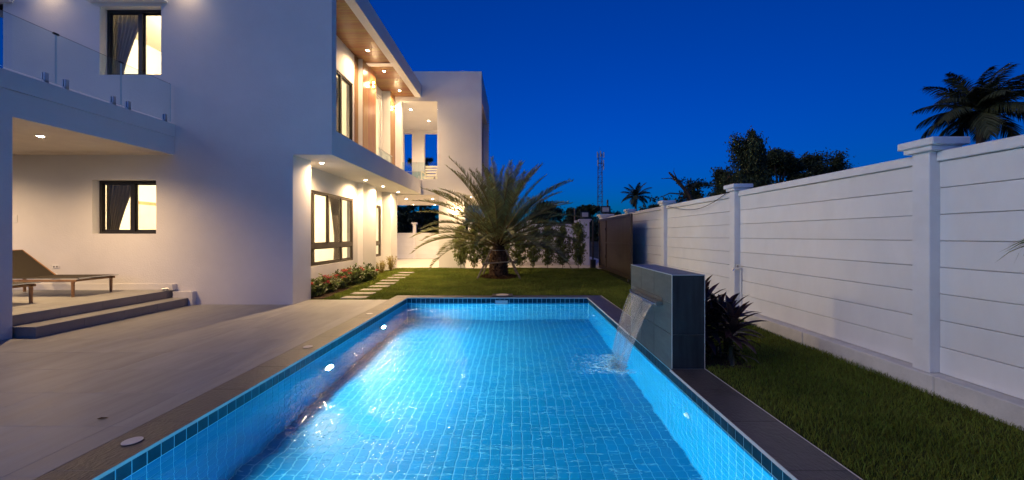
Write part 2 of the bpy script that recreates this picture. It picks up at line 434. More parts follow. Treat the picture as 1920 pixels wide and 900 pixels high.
def fall_mat(name, lo, hi, scale, stretch, col=(0.9, 0.93, 0.95)):
    m = bpy.data.materials.new(name); m.use_nodes = True
    nt = m.node_tree; nt.nodes.remove(nt.nodes['Principled BSDF'])
    N = nt.nodes.new; L = nt.links.new
    t = N('ShaderNodeBsdfTransparent'); t.inputs[0].default_value = (0.97, 0.99, 1, 1)
    g = N('ShaderNodeBsdfGlossy'); g.inputs['Roughness'].default_value = 0.22; g.inputs[0].default_value = (*col, 1)
    d = N('ShaderNodeBsdfDiffuse'); d.inputs[0].default_value = (*col, 1)
    tr = N('ShaderNodeBsdfTranslucent'); tr.inputs[0].default_value = (*col, 1)
    m0 = N('ShaderNodeMixShader'); m0.inputs[0].default_value = 0.5; L(d.outputs[0], m0.inputs[1]); L(tr.outputs[0], m0.inputs[2])
    m1 = N('ShaderNodeMixShader'); m1.inputs[0].default_value = 0.45; L(m0.outputs[0], m1.inputs[1]); L(g.outputs[0], m1.inputs[2])
    tc = N('ShaderNodeTexCoord'); mp = N('ShaderNodeMapping'); mp.inputs['Scale'].default_value = stretch
    L(tc.outputs['Object'], mp.inputs[0])
    n = N('ShaderNodeTexNoise'); n.inputs['Scale'].default_value = scale; n.inputs['Detail'].default_value = 3
    L(mp.outputs[0], n.inputs['Vector'])
    mr = N('ShaderNodeMapRange'); mr.inputs['From Min'].default_value = 0.35; mr.inputs['From Max'].default_value = 0.72
    mr.inputs['To Min'].default_value = lo; mr.inputs['To Max'].default_value = hi
    L(n.outputs['Fac'], mr.inputs['Value'])
    mx = N('ShaderNodeMixShader'); L(mr.outputs[0], mx.inputs[0]); L(t.outputs[0], mx.inputs[1]); L(m1.outputs[0], mx.inputs[2])
    L(mx.outputs[0], nt.nodes['Material Output'].inputs[0])
    return m
M['fall'] = fall_mat('falling_water', 0.12, 0.36, 9.0, (0.2, 2.6, 0.2))
M['foam'] = fall_mat('foam', 0.15, 0.6, 12.0, (1, 1, 1))

def spot(name, loc, power, parent=None, size=110, blend=0.9, color=WARM, rad=0.035, aim=None):
    l = bpy.data.lights.new(name, 'SPOT'); l.energy = power; l.color = color
    l.spot_size = R(size); l.spot_blend = blend; l.shadow_soft_size = rad
    o = bpy.data.objects.new(name, l); COL.objects.link(o)
    p = wloc(parent) if parent else Vector((0,0,0))
    o.location = Vector(loc) - p
    if aim is not None:
        o.rotation_euler = (Vector(aim) - Vector(loc)).to_track_quat('-Z', 'Y').to_euler()
    if parent: o.parent = parent
    return o
def point(name, loc, power, parent=None, color=WARM2, rad=0.08):
    l = bpy.data.lights.new(name, 'POINT'); l.energy = power; l.color = color; l.shadow_soft_size = rad
    o = bpy.data.objects.new(name, l); COL.objects.link(o)
    p = wloc(parent) if parent else Vector((0,0,0))
    o.location = Vector(loc) - p
    if parent: o.parent = parent
    return o

# ================================================================== dimensions
PX0, PX1 = -2.441, 1.627          # pool inner faces
PY0, PY1 = 0.74, 8.735
WATER = -0.143
PFLOOR = -1.68
LX, RX = -2.76, 1.98              # outer edges of the coping
FY = 9.065
def lawn_z(x, y):
    t = min(max((y - 9.1) / 6.0, 0), 1)
    return 0.005 + 0.10 * t * t * (3 - 2*t) + 0.012*math.sin(x*1.7 + y*0.9)*t - 0.01

# ================================================================== ground and lawn
struct(MB().wall('f', -1200, 1200, -60, 2600, -0.20, -0.10, [(-2.74, 1.93, 0.45, 9.03)]).build('ground', M['ground']))

def lawn():
    b = MB()
    xs = list(np.arange(-4.9, 3.651, 0.285)); ys = list(np.arange(9.07, 15.31, 0.3))
    for (x_s, y_s) in ((xs, ys), (list(np.linspace(1.985, 3.65, 7)), list(np.linspace(-3, 9.07, 30)))):
        n0 = len(b.v)
        for y in y_s:
            for x in x_s: b.v.append((x, y, lawn_z(x, y)))
        w = len(x_s)
        for j in range(len(y_s)-1):
            for i in range(w-1):
                a = n0 + j*w + i
                b.f.append((a, a+1, a+w+1, a+w))
    # strip beside the deck end
    b.add([(-4.9, 8.455, -0.004), (LX, 8.455, -0.004), (LX, 9.07, lawn_z(-3, 9.07)), (-4.9, 9.07, lawn_z(-4.9, 9.07))], [(0,1,2,3)])
    return struct(b.build('lawn', M['lawn'], smooth=True))
lawn()

# driveway under the far wing and towards the gate
struct(MB().box(-6.4, 4.6, 15.32, 25.0, -0.05, 0.075).build('driveway', M['drive']))

# ================================================================== deck
deck = struct(MB().box(-7.9, LX-0.004, 0.3, 8.45, -0.09, -0.014).build('pool_deck', M['grout']))
def deck_tiles():
    cols = [-7.77, -6.57, -5.37, -4.17, -2.97, LX-0.002]
    rows = [0.455 + 0.6*k for k in range(14)] + [8.45]
    rows = [r for r in rows if r <= 8.45]
    for i in range(len(cols)-1):
        for j in range(len(rows)-1):
            x0, x1, y0, y1 = cols[i], cols[i+1], rows[j], rows[j+1]
            if x1 < -6.5 and y1 > 5.35: continue
            if x1 < -4.5 and y0 >= 7.80: continue
            if x1 < -4.5: y1 = min(y1, 7.855)
            parts = [(x0, x1, y0, y1)]
            if x0 < -4.5 < x1 and y1 > 7.86:
                if y0 < 7.86: parts = [(x0, x1, y0, 7.855), (-4.495, x1, 7.858, y1)]
                else: parts = [(-4.495, x1, y0, y1)]
            for (a, b_, c, d) in parts:
                if d - c < 0.02: continue
                mb = MB(); cx, cy = (a+b_)/2, (c+d)/2
                g = 0.0010
                mb.bbox(a+g-cx, b_-g-cx, c+g-cy, d-g-cy, -0.013, 0, 0.001)
                o = mb.build('deck_tile', M['deck'], deck, local=True)
                o.location = (cx, cy, 0)
deck_tiles()

# ================================================================== terrace with two steps
terrace = struct(MB().box(-12.9, -6.92, 5.34, 7.85, -0.05, 0.286).build('terrace', M['grout']))
step1 = MB().box(-6.91, -6.55, 5.34, 7.85, -0.05, 0.136).build('step_core', M['grout'], terrace)
def terrace_tiles():
    ys = [5.30, 5.9, 6.5, 7.1, 7.70, 7.858]
    for j in range(len(ys)-1):
        y0, y1 = ys[j]+0.0015, ys[j+1]-0.0015
        # lower step: riser and tread ; upper step: riser ; platform
        MB().bbox(-6.549, -6.535, y0, y1, 0.001, 0.136, 0.001).build('riser_tile', M['step'], terrace)
        MB().bbox(-6.915, -6.530, y0, y1, 0.1375, 0.150, 0.002).build('tread_tile', M['deck'], terrace)
        MB().bbox(-6.919, -6.905, y0, y1, 0.1515, 0.286, 0.001).build('riser_tile', M['step'], terrace)
        xs = [-6.90, -8.1, -9.3, -10.5, -11.7, -12.9]
        for i in range(len(xs)-1):
            MB().bbox(xs[i+1]+0.0015, xs[i]-0.0015, y0, y1, 0.2875, 0.300, 0.002).build('platform_tile', M['deck'], terrace)
    MB().bbox(-6.86, -6.551, 5.325, 5.339, 0.001, 0.136, 0.001).build('riser_tile', M['step'], terrace)
terrace_tiles()

# ================================================================== pool
pool = thing('swimming_pool', (-0.4, 4.7, 0), 'long rectangular swimming pool lined with blue square tiles and edged in dark stone', 'pool')
b = MB()
b.box(-2.75, PX0-0.008, 0.44, 9.05, PFLOOR-0.2, -0.022)
b.box(PX1+0.008, 1.94, 0.44, 9.05, PFLOOR-0.2, -0.022)
b.box(PX0-0.008, PX1+0.008, PY1+0.008, 9.05, PFLOOR-0.2, -0.022)
b.box(PX0-0.008, PX1+0.008, 0.44, PY0-0.008, PFLOOR-0.2, -0.022)
za, zc = -1.34 - (PY0-0.008-3.5)*0.06 - 0.002, -1.34 - (PY1+0.008-3.5)*0.06 - 0.002
b.add([(PX0-.008, PY0-.008, za), (PX1+.008, PY0-.008, za), (PX1+.008, PY1+.008, zc), (PX0-.008, PY1+.008, zc)], [(0,1,2,3)])
b.box(PX0-0.008, PX0-0.003, PY0, PY1, -0.126, -0.0225); b.box(PX1+0.003, PX1+0.008, PY0, PY1, -0.126, -0.0225); b.box(PX0-0.003, PX1+0.003, PY1+0.003, PY1+0.008, -0.126, -0.0225)
b.build('basin', M['pool_grout'], pool)
T = 0.1025   # tile pitch
G = 0.0026
def plate(mb, c, u, v, n, hu, hv, th):
    """thin tile: centre c on the backing, half sizes along u, v, thickness along n, chamfered"""
    c = Vector(c); u = Vector(u); v = Vector(v); n = Vector(n)
    ch = 0.0025
    P = [c + u*su*hu + v*sv*hv for su, sv in ((-1,-1),(1,-1),(1,1),(-1,1))]
    Q = [p + n*(th*0.6) for p in P]
    S = [c + u*su*(hu-ch) + v*sv*(hv-ch) + n*th for su, sv in ((-1,-1),(1,-1),(1,1),(-1,1))]
    fs = [(8,9,10,11)]
    for k in range(4):
        k2 = (k+1)%4
        fs += [(k, k2, 4+k2, 4+k), (4+k, 4+k2, 8+k2, 8+k)]
    if u.cross(v).dot(n) < 0: fs = [tuple(reversed(f)) for f in fs]
    mb.add(P+Q+S, fs)
def waterline():
    hv = 0.049
    m = MB(); plate(m, (0,0,0), (0,1,0), (0,0,1), (1,0,0), T/2-0.0030, hv-0.001, 0.008)
    proto = None
    z = -0.022 - 0.002 - hv
    def put(loc, rz):
        nonlocal proto
        if proto is None:
            proto = m.build('waterline_tile', M['wl_tile'], pool, local=True); o = proto
        else:
            o = proto.copy(); COL.objects.link(o); o.parent = pool
        o.location = Vector(loc) - wloc(pool); o.rotation_euler = (0, 0, rz)
    ny = int((PY1 - 1.9)/T)
    for k in range(ny):
        y = PY1 - 0.004 - T*(k+0.5)
        put((PX0-0.008, y, z), 0)
        put((PX1+0.008, y, z), math.pi)
    nx = 39; px = (PX1-PX0)/nx
    for k in range(nx):
        if 14 < 0: pass
        put((PX0 + px*(k+0.5), PY1+0.008, z), -math.pi/2)
waterline()
def wall_tiles():
    b = MB()
    z_top = -0.1245
    nz = int((z_top - PFLOOR)/T)
    pz = (z_top - PFLOOR)/nz
    ny = int((PY1-PY0)/T)
    nx = 39; px = (PX1-PX0)/nx
    for j in range(nz):
        z = z_top - pz*(j+0.5)
        for k in range(ny):
            y = PY1 - 0.004 - T*(k+0.5)
            plate(b, (PX0-0.0079, y, z), (0,1,0), (0,0,1), (1,0,0), T/2-0.0030, pz/2-0.0030, 0.0025)
            plate(b, (PX1+0.008, y, z), (0,1,0), (0,0,1), (-1,0,0), T/2-0.0030, pz/2-0.0030, 0.0025)
        for k in range(nx):
            x = PX0 + px*(k+0.5)
            plate(b, (x, PY1+0.008, z), (1,0,0), (0,0,1), (0,-1,0), px/2-0.0038, pz/2-0.0038, 0.0025)
    stuff(b.build('wall_tiles', M['pool_tile'], pool))
wall_tiles()
SLOPE = 0.06
def floor_z(y): return -1.34 - (y-3.5)*SLOPE
def floor_tiles():
    nx = 39; px = (PX1-PX0)/nx; py = T
    ny = int((PY1-PY0)/py)
    hx, hy = px/2-0.0038, py/2-0.0038
    m = MB(); plate(m, (0,0,0), (1,0,0), (0,1,0), (0,0,1), hx, hy, 0.0025)
    rest = MB(); proto = None; n = 0
    u = Vector((0, 1, -SLOPE)).normalized(); nn = Vector((0, SLOPE, 1)).normalized()
    for j in range(ny-1, -1, -1):
        y = PY1 - 0.004 - py*(j+0.5)
        for i in range(nx):
            x = PX0 + px*(i+0.5)
            c = Vector((x, y, floor_z(y))) - nn*0.002
            if y > 3.3 and n < 300:
                n += 1
                if proto is None:
                    proto = m.build('floor_tile', M['floor_tile'], pool, local=True); o = proto
                else:
                    o = proto.copy(); COL.objects.link(o); o.parent = pool
                o.location = c - wloc(pool); o.rotation_euler = (-math.atan(SLOPE), 0, 0)
            else:
                plate(rest, c, (1,0,0), u, nn, hx, hy, 0.0025)
    stuff(rest.build('floor_tiles_far', M['pool_tile'], pool))
floor_tiles()
def coping():
    k = 0
    L_ = 0.612
    y = 2.928 - 4*L_
    for side in (0, 1):
        yy = y
        while yy < FY - 0.05:
            y0, y1 = max(yy, 0.40), min(yy + L_, 8.722)
            yy += L_
            if y1 - y0 < 0.03: continue
            segs = [(y0, y1)]
            if side == 1:
                segs = []
                if y0 < 4.068: segs.append((y0, min(y1, 4.068)))
                if y1 > 5.525: segs.append((max(y0, 5.525), y1))
            for (a, c) in segs:
                if c - a < 0.02: continue
                x0, x1 = (LX, PX0+0.012) if side == 0 else (PX1-0.012, RX)
                cx, cy = (x0+x1)/2, (a+c)/2
                o = MB().bbox(x0-cx, x1-cx, a+0.0012-cy, c-0.0012-cy, -0.0215, 0.0, 0.002).build('coping_stone', M['coping'], pool, local=True)
                o.location = Vector((cx, cy, 0)) - wloc(pool)
    n = 8; w = (RX-LX)/n
    for i in range(n):
        cx, cy = LX + w*(i+.5), (8.723+FY)/2
        o = MB().bbox(-w/2+0.0012, w/2-0.0012, 8.7235-cy, FY-cy, -0.0215, 0.0, 0.002).build('coping_stone', M['coping'], pool, local=True)
        o.location = Vector((cx, cy, 0)) - wloc(pool)
    # pale edge trims
    MB().bbox(PX0+0.0125, PX0+0.017, 0.75, 8.718, -0.022, 0.0025, 0.001).build('edge_trim', M['trim'], pool)
    MB().bbox(PX1-0.019, PX1-0.0125, 0.75, 4.068, -0.022, 0.0030, 0.001).build('edge_trim', M['trim'], pool)
    MB().bbox(PX1-0.019, PX1-0.0125, 5.525, 8.718, -0.022, 0.0030, 0.001).build('edge_trim', M['trim'], pool)
    MB().bbox(PX0+0.0125, PX1-0.0125, 8.718, 8.723, -0.022, 0.0025, 0.001).build('edge_trim', M['trim'], pool)
    MB().bbox(RX+0.0005, RX+0.006, 0.4, FY, -0.06, 0.0030, 0.001).build('edge_trim', M['trim'], pool)
coping()
# underwater lamps on the house-side wall and white inlets on the other wall
def pool_lamp(y, z, power):
    e = sub('pool_lamp', pool, Vector((PX0, y, z)) - wloc(pool))
    m = MB(); m.tube([(PX0-0.002, y, z), (PX0+0.022, y, z)], 0.085, 20)
    m.build('lamp_ring', M['white_plastic'], e)
    m = MB(); m.tube([(PX0+0.0225, y, z), (PX0+0.030, y, z)], [0.066, 0.052], 20)
    m.build('lamp_lens', M['pool_lamp'], e)
    l = bpy.data.lights.new('pool_light', 'AREA'); l.shape = 'DISK'; l.size = 0.10; l.energy = power; l.color = (0.56, 0.92, 1.0)
    o = bpy.data.objects.new('pool_light', l); COL.objects.link(o)
    o.location = (0.045, 0, 0); o.rotation_euler = Vector((1, 0, 0.10)).to_track_quat('-Z', 'Y').to_euler(); o.parent = e
pool_lamp(5.03, -0.66, 66)
pool_lamp(7.07, -0.66, 68)
pool_lamp(2.60, -0.85, 24)  # added lamp, lights the near half of the pool
pool_lamp(1.10, -0.70, 95)  # added out of view, brightens the near end of the pool
for (y, z) in ((3.70, -0.55), (8.07, -0.70)):
    m = MB(); m.tube([(PX1+0.002, y, z), (PX1-0.02, y, z)], [0.045, 0.036], 16)
    m.build('return_inlet', M['white_plastic'], pool)
# skimmer mouth in the far wall
sk = sub('skimmer', pool, Vector((-0.31, PY1, -0.09)) - wloc(pool))
b = MB()
b.box(-0.46, -0.18, PY1-0.012, PY1-0.002, -0.068, -0.058); b.box(-0.46, -0.18, PY1-0.012, PY1-0.002, -0.152, -0.146)
b.box(-0.46, -0.452, PY1-0.0115, PY1-0.002, -0.1455, -0.0685); b.box(-0.188, -0.18, PY1-0.0115, PY1-0.002, -0.1455, -0.0685)
b.build('frame', M['white_plastic'], sk)
MB().bbox(-0.45, -0.19, PY1-0.009, PY1-0.003, -0.143, -0.072, 0.002).build('flap', M['white_plastic'], sk)

struct(MB().add([(PX0-0.006, PY0-0.006, WATER), (PX1+0.006, PY0-0.006, WATER), (PX1+0.006, PY1+0.006, WATER), (PX0-0.006, PY1+0.006, WATER)], [(0,1,2,3)]).build('pool_water', M['water']))

# round lids set on the coping
for (x, y, r, lab) in ((-2.60, 2.64, 0.062, 'round beige lid in the dark stone edge, nearest to the camera'),
                       (-2.60, 4.87, 0.062, 'round beige lid in the dark stone edge, second from the camera'),
                       (-2.60, 6.92, 0.062, 'round beige lid in the pool edge nearest the flower bed')):
    e = thing('junction_lid', (x, y, 0), lab, 'lid', 'round lids along the house side of the pool')
    MB().disc((x, y), r, 0.0005, 0.004).build('lid_rim', M['bronze'], e)
    MB().disc((x, y), r-0.006, 0.0042, 0.007).build('lid_plate', M['trim'], e)
e = thing('skimmer_lid', (-0.31, 9.02, 0), 'round pale lid in a square dark frame above the skimmer', 'lid')
MB().bbox(-0.55, -0.07, 8.84, 9.20, 0.001, 0.018, 0.003).build('lid_frame', M['coping'], e)
MB().disc((-0.31, 9.02), 0.145, 0.0185, 0.026, 32).build('lid_plate', M['trim'], e)

# ================================================================== house
house = thing('house', (-8.0, 11.5, 0), 'modern white two storey house with flat roof, wood slats and lit windows', 'house')
YF = 7.86
b = MB()
b.wall('x', -13, -3.715, -0.12, 7.32, YF, 8.06,
       [(-4.50, -3.6, -0.2, 3.026), (-8.40, -7.16, 4.64, 6.03), (-8.55, -7.26, 1.43, 2.52), (-11.7, -10.35, 4.77, 6.15)])
b.build('front_wall', M['plaster'], house)
MB().box(-5.08, -4.50, 8.0605, 8.55, -0.12, 3.0255).build('wall_fin', M['plaster'], house)
b = MB(); b.wall('y', 8.0605, 13.15, -0.12, 6.895, -5.08, -4.88, [(8.70, 11.72, 0.65, 2.49), (9.15, 11.68, 4.18, 5.93)])
b.build('side_wall', M['plaster'], house)
b = MB(); b.wall('y', 13.1505, 14.70, -0.12, 6.895, -5.25, -5.05, [(13.26, 14.62, 0.62, 2.49), (13.30, 14.62, 3.60, 6.52)])
b.build('recessed_wall', M['plaster'], house)
MB().box(-4.8795, -4.72, 12.03, 13.15, -0.12, 3.0255).build('pilaster', M['plaster'], house)
MB().box(-4.8795, -4.735, 12.03, 13.15, 3.552, 6.8955).build('pilaster', M['plaster'], house)
MB().box(-5.25, -4.72, 14.7005, 15.2995, -0.12, 3.0255).build('pilaster', M['plaster'], house)
MB().box(-5.25, -4.735, 14.7005, 15.2995, 3.552, 6.8955).build('pilaster', M['plaster'], house)
# floor slab band with its white soffit
b = MB(); b.box(-4.8797, -3.715, 8.0605, 15.2995, 3.026, 3.551)
b.build('floor_band', M['plaster'], house)
MB().box(-5.0495, -4.8799, 13.151, 14.699, 3.028, 3.549).build('floor_band', M['plaster'], house)
# wood clad strips on the upper wall
def vslats(parent, x, y0, y1, z0, z1, name):
    b = MB(); n = int((y1-y0)/0.052); p = (y1-y0)/n
    for k in range(n):
        b.box(x, x+0.016, y0+p*k+0.004, y0+p*(k+1)-0.004, z0, z1)
    b.box(x-0.004+0.0045, x+0.004, y0, y1, z0, z1)
    return stuff(b.build(name, M['wood_v'], parent))
vslats(house, -4.8795, 11.77, 12.028, 3.552, 6.838, 'wood_panel')
vslats(house, -4.7345, 12.04, 13.15, 3.552, 6.838, 'wood_panel')
vslats(house, -4.7345, 14.705, 15.24, 3.552, 6.838, 'wood_panel')
# roof
roof = MB().box(-13, -3.715, 8.0605, 15.2995, 6.90, 7.32).build('roof', M['plaster'], house)
MB().box(-3.95, -3.7152, 8.0607, 15.299, 6.82, 6.8995).build('soffit_border', M['plaster'], roof)
MB().box(-4.8795, -3.9502, 12.29, 12.52, 6.822, 6.8993).build('soffit_border', M['plaster'], roof)
def soffit(y0, y1):
    b = MB(); n = int((y1-y0)/0.055); p = (y1-y0)/n
    for k in range(n):
        b.box(-5.06, -3.9505, y0+p*k+0.007, y0+p*(k+1)-0.007, 6.842, 6.8722)
    b.box(-5.06, -3.9505, y0, y1, 6.8725, 6.896)
    stuff(b.build('soffit_slats', M['wood'], roof))
soffit(8.062, 12.288); soffit(12.522, 15.297)

# --- windows: built as frame bars, sashes and panes (things seen from outside are parts of the house)
def window_x(name, x0, x1, z0, z1, yf, mull, mat, fr=0.055, depth=0.07, label=None, pane=True):
    """window in the front wall: runs along x, frame centred at depth yf"""
    w = sub(name, house, Vector(((x0+x1)/2, yf, z0)) - wloc(house))
    b = MB(); y0, y1 = yf, yf+depth
    b.box(x0+.0005, x1-.0005, y0, y1, z0+.0005, z0+fr); b.box(x0+.0005, x1-.0005, y0, y1, z1-fr, z1-.0005)
    b.box(x0+.0005, x0+fr, y0, y1, z0+fr, z1-fr); b.box(x1-fr, x1-.0005, y0, y1, z0+fr, z1-fr)
    b.build('frame', mat, w)
    for i, mx in enumerate(mull):
        MB().box(mx-0.035, mx+0.035, y0+0.01, y1+0.002, z0+fr, z1-fr).build('mullion', mat, w)
    ed = [x0+fr] + list(mull) + [x1-fr]
    for i in range(len(ed)-1):
        a = ed[i] + (0.035 if i else 0); c = ed[i+1] - (0.035 if i < len(ed)-2 else 0)
        yy = y0 + 0.022 + (0.022 if i % 2 else 0)
        s = 0.03
        bb = MB(); bb.box(a, c, yy, yy+0.018, z0+fr, z0+fr+s); bb.box(a, c, yy, yy+0.018, z1-fr-s, z1-fr)
        bb.box(a, a+s, yy, yy+0.018, z0+fr+s, z1-fr-s); bb.box(c-s, c, yy, yy+0.018, z0+fr+s, z1-fr-s)
        bb.build('sash', mat, w)
        MB().add([(a+s, yy+0.009, z0+fr+s), (c-s, yy+0.009, z0+fr+s), (c-s, yy+0.009, z1-fr-s), (a+s, yy+0.009, z1-fr-s)], [(0,1,2,3)]).build('pane', M['glass'], w)
    return w
def window_y(name, y0, y1, z0, z1, xf, rects, mat, fr=0.06, depth=0.07, bars=()):
    """window in a side wall: runs along y; outer frame face at xf, rects = glazed panes (y0,y1,z0,z1)"""
    w = sub(name, house, Vector((xf, (y0+y1)/2, z0)) - wloc(house))
    b = MB(); x0, x1 = xf-depth, xf
    b.box(x0, x1, y0+.0005, y1-.0005, z0+.0005, z0+fr); b.box(x0, x1, y0+.0005, y1-.0005, z1-fr, z1-.0005)
    b.box(x0, x1, y0+.0005, y0+fr, z0+fr, z1-fr); b.box(x0, x1, y1-fr, y1-.0005, z0+fr, z1-fr)
    b.build('frame', mat, w)
    for (a, c, d, e, nm) in bars:
        MB().box(x0+0.004, x1+0.006, a, c, d, e).build(nm, mat, w)
    for (a, c, d, e) in rects:
        s = 0.03; xx = xf-0.045
        bb = MB(); bb.box(xx, xx+0.02, a, c, d, d+s); bb.box(xx, xx+0.02, a, c, e-s, e)
        bb.box(xx, xx+0.02, a, a+s, d+s, e-s); bb.box(xx, xx+0.02, c-s, c, d+s, e-s)
        bb.build('sash', mat, w)
        MB().add([(xx+0.01, a+s, d+s), (xx+0.01, c-s, d+s), (xx+0.01, c-s, e-s), (xx+0.01, a+s, e-s)], [(0,1,2,3)]).build('pane', M['glass'], w)
    return w
window_x('window', -8.40, -7.16, 4.64, 6.03, 8.005, [-7.72], M['dark_frame'])
window_x('window', -8.55, -7.26, 1.43, 2.52, 7.995, [-7.87], M['dark_frame'])
window_x('window', -11.7, -10.35, 4.77, 6.15, 8.005, [-11.0], M['dark_frame'])
# big ground floor window (Z .65-2.49, transom at 1.13)
ms = [9.44, 10.20, 10.96]
bars = [(8.70+0.06, 11.66, 1.08, 1.19, 'transom')]
for m_ in ms: bars.append((m_-0.035, m_+0.035, 1.191, 2.43, 'mullion'))
for m_ in (9.44, 10.96): bars.append((m_-0.035, m_+0.035, 0.71, 1.079, 'mullion'))
ed = [8.76, 9.44, 10.20, 10.96, 11.66]
rects = []
for i in range(4):
    rects.append((ed[i] + (0.035 if i else 0), ed[i+1] - (0.035 if i < 3 else 0), 1.191, 2.43))
rects += [(8.76, 9.405, 0.71, 1.079), (9.475, 10.925, 0.71, 1.079), (10.995, 11.66, 0.71, 1.079)]
window_y('window', 8.70, 11.72, 0.65, 2.49, -4.90, rects, M['bronze'], bars=bars)
window_y('window', 13.26, 14.62, 0.62, 2.49, -5.07, [(13.32, 13.905, 1.16, 2.43), (13.975, 14.56, 1.16, 2.43), (13.32, 14.56, 0.68, 1.049)], M['bronze'],
         bars=[(13.32, 14.56, 1.05, 1.159, 'transom'), (13.905, 13.975, 1.1595, 2.43, 'mullion')])
window_y('window', 9.15, 11.68, 4.18, 5.93, -4.90, [(9.21, 10.03, 4.24, 5.87), (10.10, 10.885, 4.24, 5.87), (10.955, 11.62, 4.24, 5.87)], M['dark_frame'],
         bars=[(10.03, 10.10, 4.24, 5.87, 'mullion'), (10.885, 10.955, 4.24, 5.87, 'mullion')])
window_y('balcony_door', 13.30, 14.62, 3.60, 6.52, -5.09, [(13.35, 13.92, 3.66, 6.47), (13.97, 14.57, 3.66, 6.47)], M['plaster'], fr=0.05,
         bars=[(13.92, 13.97, 3.65, 6.47, 'mullion')])
# balcony glass screen in front of the recess
e = sub('balcony_screen', house, Vector((-4.62, 14.0, 3.55)) - wloc(house))
MB().box(-4.66, -4.652, 13.2, 14.66, 3.58, 4.35).build('glass_panel', M['rail_glass'], e)
MB().box(-4.668, -4.644, 13.2, 14.66, 4.35, 4.375).build('handrail', M['steel'], e)
for y in (13.3, 14.0, 14.6):
    MB().box(-4.67, -4.645, y-0.02, y+0.02, 3.552, 3.68).build('clamp', M['steel'], e)

# --- rooms behind the windows
b = MB()
b.box(-10.2, -5.26, 8.0605, 14.9, -0.02, 0.06)          # floor
b.build('room_floor', M['stone'], house)
b = MB(); b.box(-10.2, -5.0805, 8.0605, 13.149, 2.80, 3.02); b.box(-10.2, -5.26, 13.15, 14.9, 2.80, 3.02); b.build('room_ceiling', M['plaster_in'], house)
b = MB(); b.box(-10.2, -5.0805, 8.0605, 13.149, 3.45, 3.595); b.box(-10.2, -5.26, 13.15, 14.9, 3.45, 3.595); b.build('room_floor', M['stone'], house)
b = MB(); b.box(-10.2, -5.0805, 8.0605, 13.149, 6.56, 6.80); b.box(-10.2, -5.26, 13.15, 14.9, 6.56, 6.80); b.build('room_ceiling', M['plaster_in'], house)
for (z0, z1) in ((0.0605, 2.7995), (3.5955, 6.5595)):
    MB().box(-10.2, -10.0, 8.0605, 14.9, z0, z1).build('room_wall', M['plaster_in'], house)
    MB().box(-9.9995, -5.26, 14.75, 14.9, z0, z1).build('room_wall', M['plaster_in'], house)
    bb = MB()
    bb.wall('x', -9.9995, -5.0810, z0, z1, 12.05, 12.17, [])
    bb.build('room_wall', M['plaster_in'], house)
# door case in the partition, seen through the small window
b = MB()
b.box(-9.999, -9.97, 10.10, 10.18, 0.061, 2.22); b.box(-9.999, -9.97, 10.98, 11.06, 0.061, 2.22); b.box(-9.999, -9.97, 10.10, 11.06, 2.2205, 2.30)
b.build('door_case', M['door_wood'], house)
MB().bbox(-9.999, -9.985, 10.181, 10.979, 0.061, 2.22, 0.002).build('door_leaf', M['canopy_slat'], house)
def ceiling_lamp(x, y, z, power):
    e = sub('ceiling_lamp', house, Vector((x, y, z)) - wloc(house))
    MB().disc((x, y), 0.20, z-0.06, z-0.0005, 28).build('lamp_shade', M['lamp_soft'], e)
    point('room_light', (x, y, z-0.35), power, e, WARM2, 0.15)
ceiling_lamp(-7.2, 10.0, 2.80, 270); ceiling_lamp(-7.4, 13.5, 2.80, 200)
ceiling_lamp(-7.6, 9.9, 6.56, 240); ceiling_lamp(-7.2, 13.5, 6.56, 150)

# --- downlights in the soffits
def downlight(x, y, z, power, parent=None, size=100, blend=1.0, color=WARM, r=0.045):
    parent = parent or house
    e = sub('downlight', parent, Vector((x, y, z)) - wloc(parent))
    n = 20; vs = []; fs = []
    for (rr, zz) in ((r+0.018, z-0.0006), (r+0.016, z-0.007), (r, z-0.007), (r, z-0.0012)):
        for k in range(n): vs.append((x+rr*math.cos(2*math.pi*k/n), y+rr*math.sin(2*math.pi*k/n), zz))
    for i in range(3):
        for k in range(n): fs.append((i*n+k, i*n+(k+1)%n, (i+1)*n+(k+1)%n, (i+1)*n+k))
    MB().add(vs, fs).build('lamp_ring', M['white_plastic'], e)
    MB().disc((x, y), r-0.001, z-0.004, z-0.0013, 20).build('lamp_disc', M['lamp'], e)
    spot('downlight_beam', (x, y, z-0.012), power, e, size, blend, color, 0.03)
for (x, y) in ((-4.36, 11.47), (-4.375, 12.91), (-4.37, 14.65)):
    downlight(x, y, 6.842, 160, roof, 150)
for (x, y) in ((-4.37, 8.76), (-4.43, 11.48), (-4.41, 12.94), (-4.41, 14.6)):
    downlight(x, y, 3.026, 200, house, 160)

# --- far wing
YW = 15.30
b = MB()
b.wall('x', -6.5, -1.343, -0.12, 7.84, YW, YW+0.2, [(-4.49, -3.085, 3.60, 6.66), (-4.72, -3.02, -0.2, 2.98), (-2.0, -1.2, -0.2, 2.98)])
b.build('wing_wall', M['plaster'], house)
MB().box(-6.5, -1.5435, YW+0.2005, 20.6, 2.981, 3.55).build('wing_floor', M['plaster'], house)
MB().box(-6.5, -1.3432, YW+0.2005, 19.7, 6.661, 7.838).build('wing_roof', M['plaster'], house)
b = MB(); b.wall('x', -6.5, -1.544, 3.5505, 6.6605, 19.5, 19.7, [(-5.62, -5.20, 3.60, 6.5), (-4.58, -3.30, 3.60, 6.5)])
b.build('wing_wall', M['plaster'], house)
MB().box(-2.9, -2.72, YW+0.201, 19.499, 3.5505, 6.6605).build('wing_wall', M['plaster'], house)
MB().box(-6.5, -6.3, YW+0.201, 20.6, -0.1, 2.9805).build('wing_wall', M['plaster'], house)
MB().box(-1.74, -1.5437, YW+0.2005, 18.45, 3.5505, 6.6605).build('wing_wall', M['plaster'], house)
b = MB()
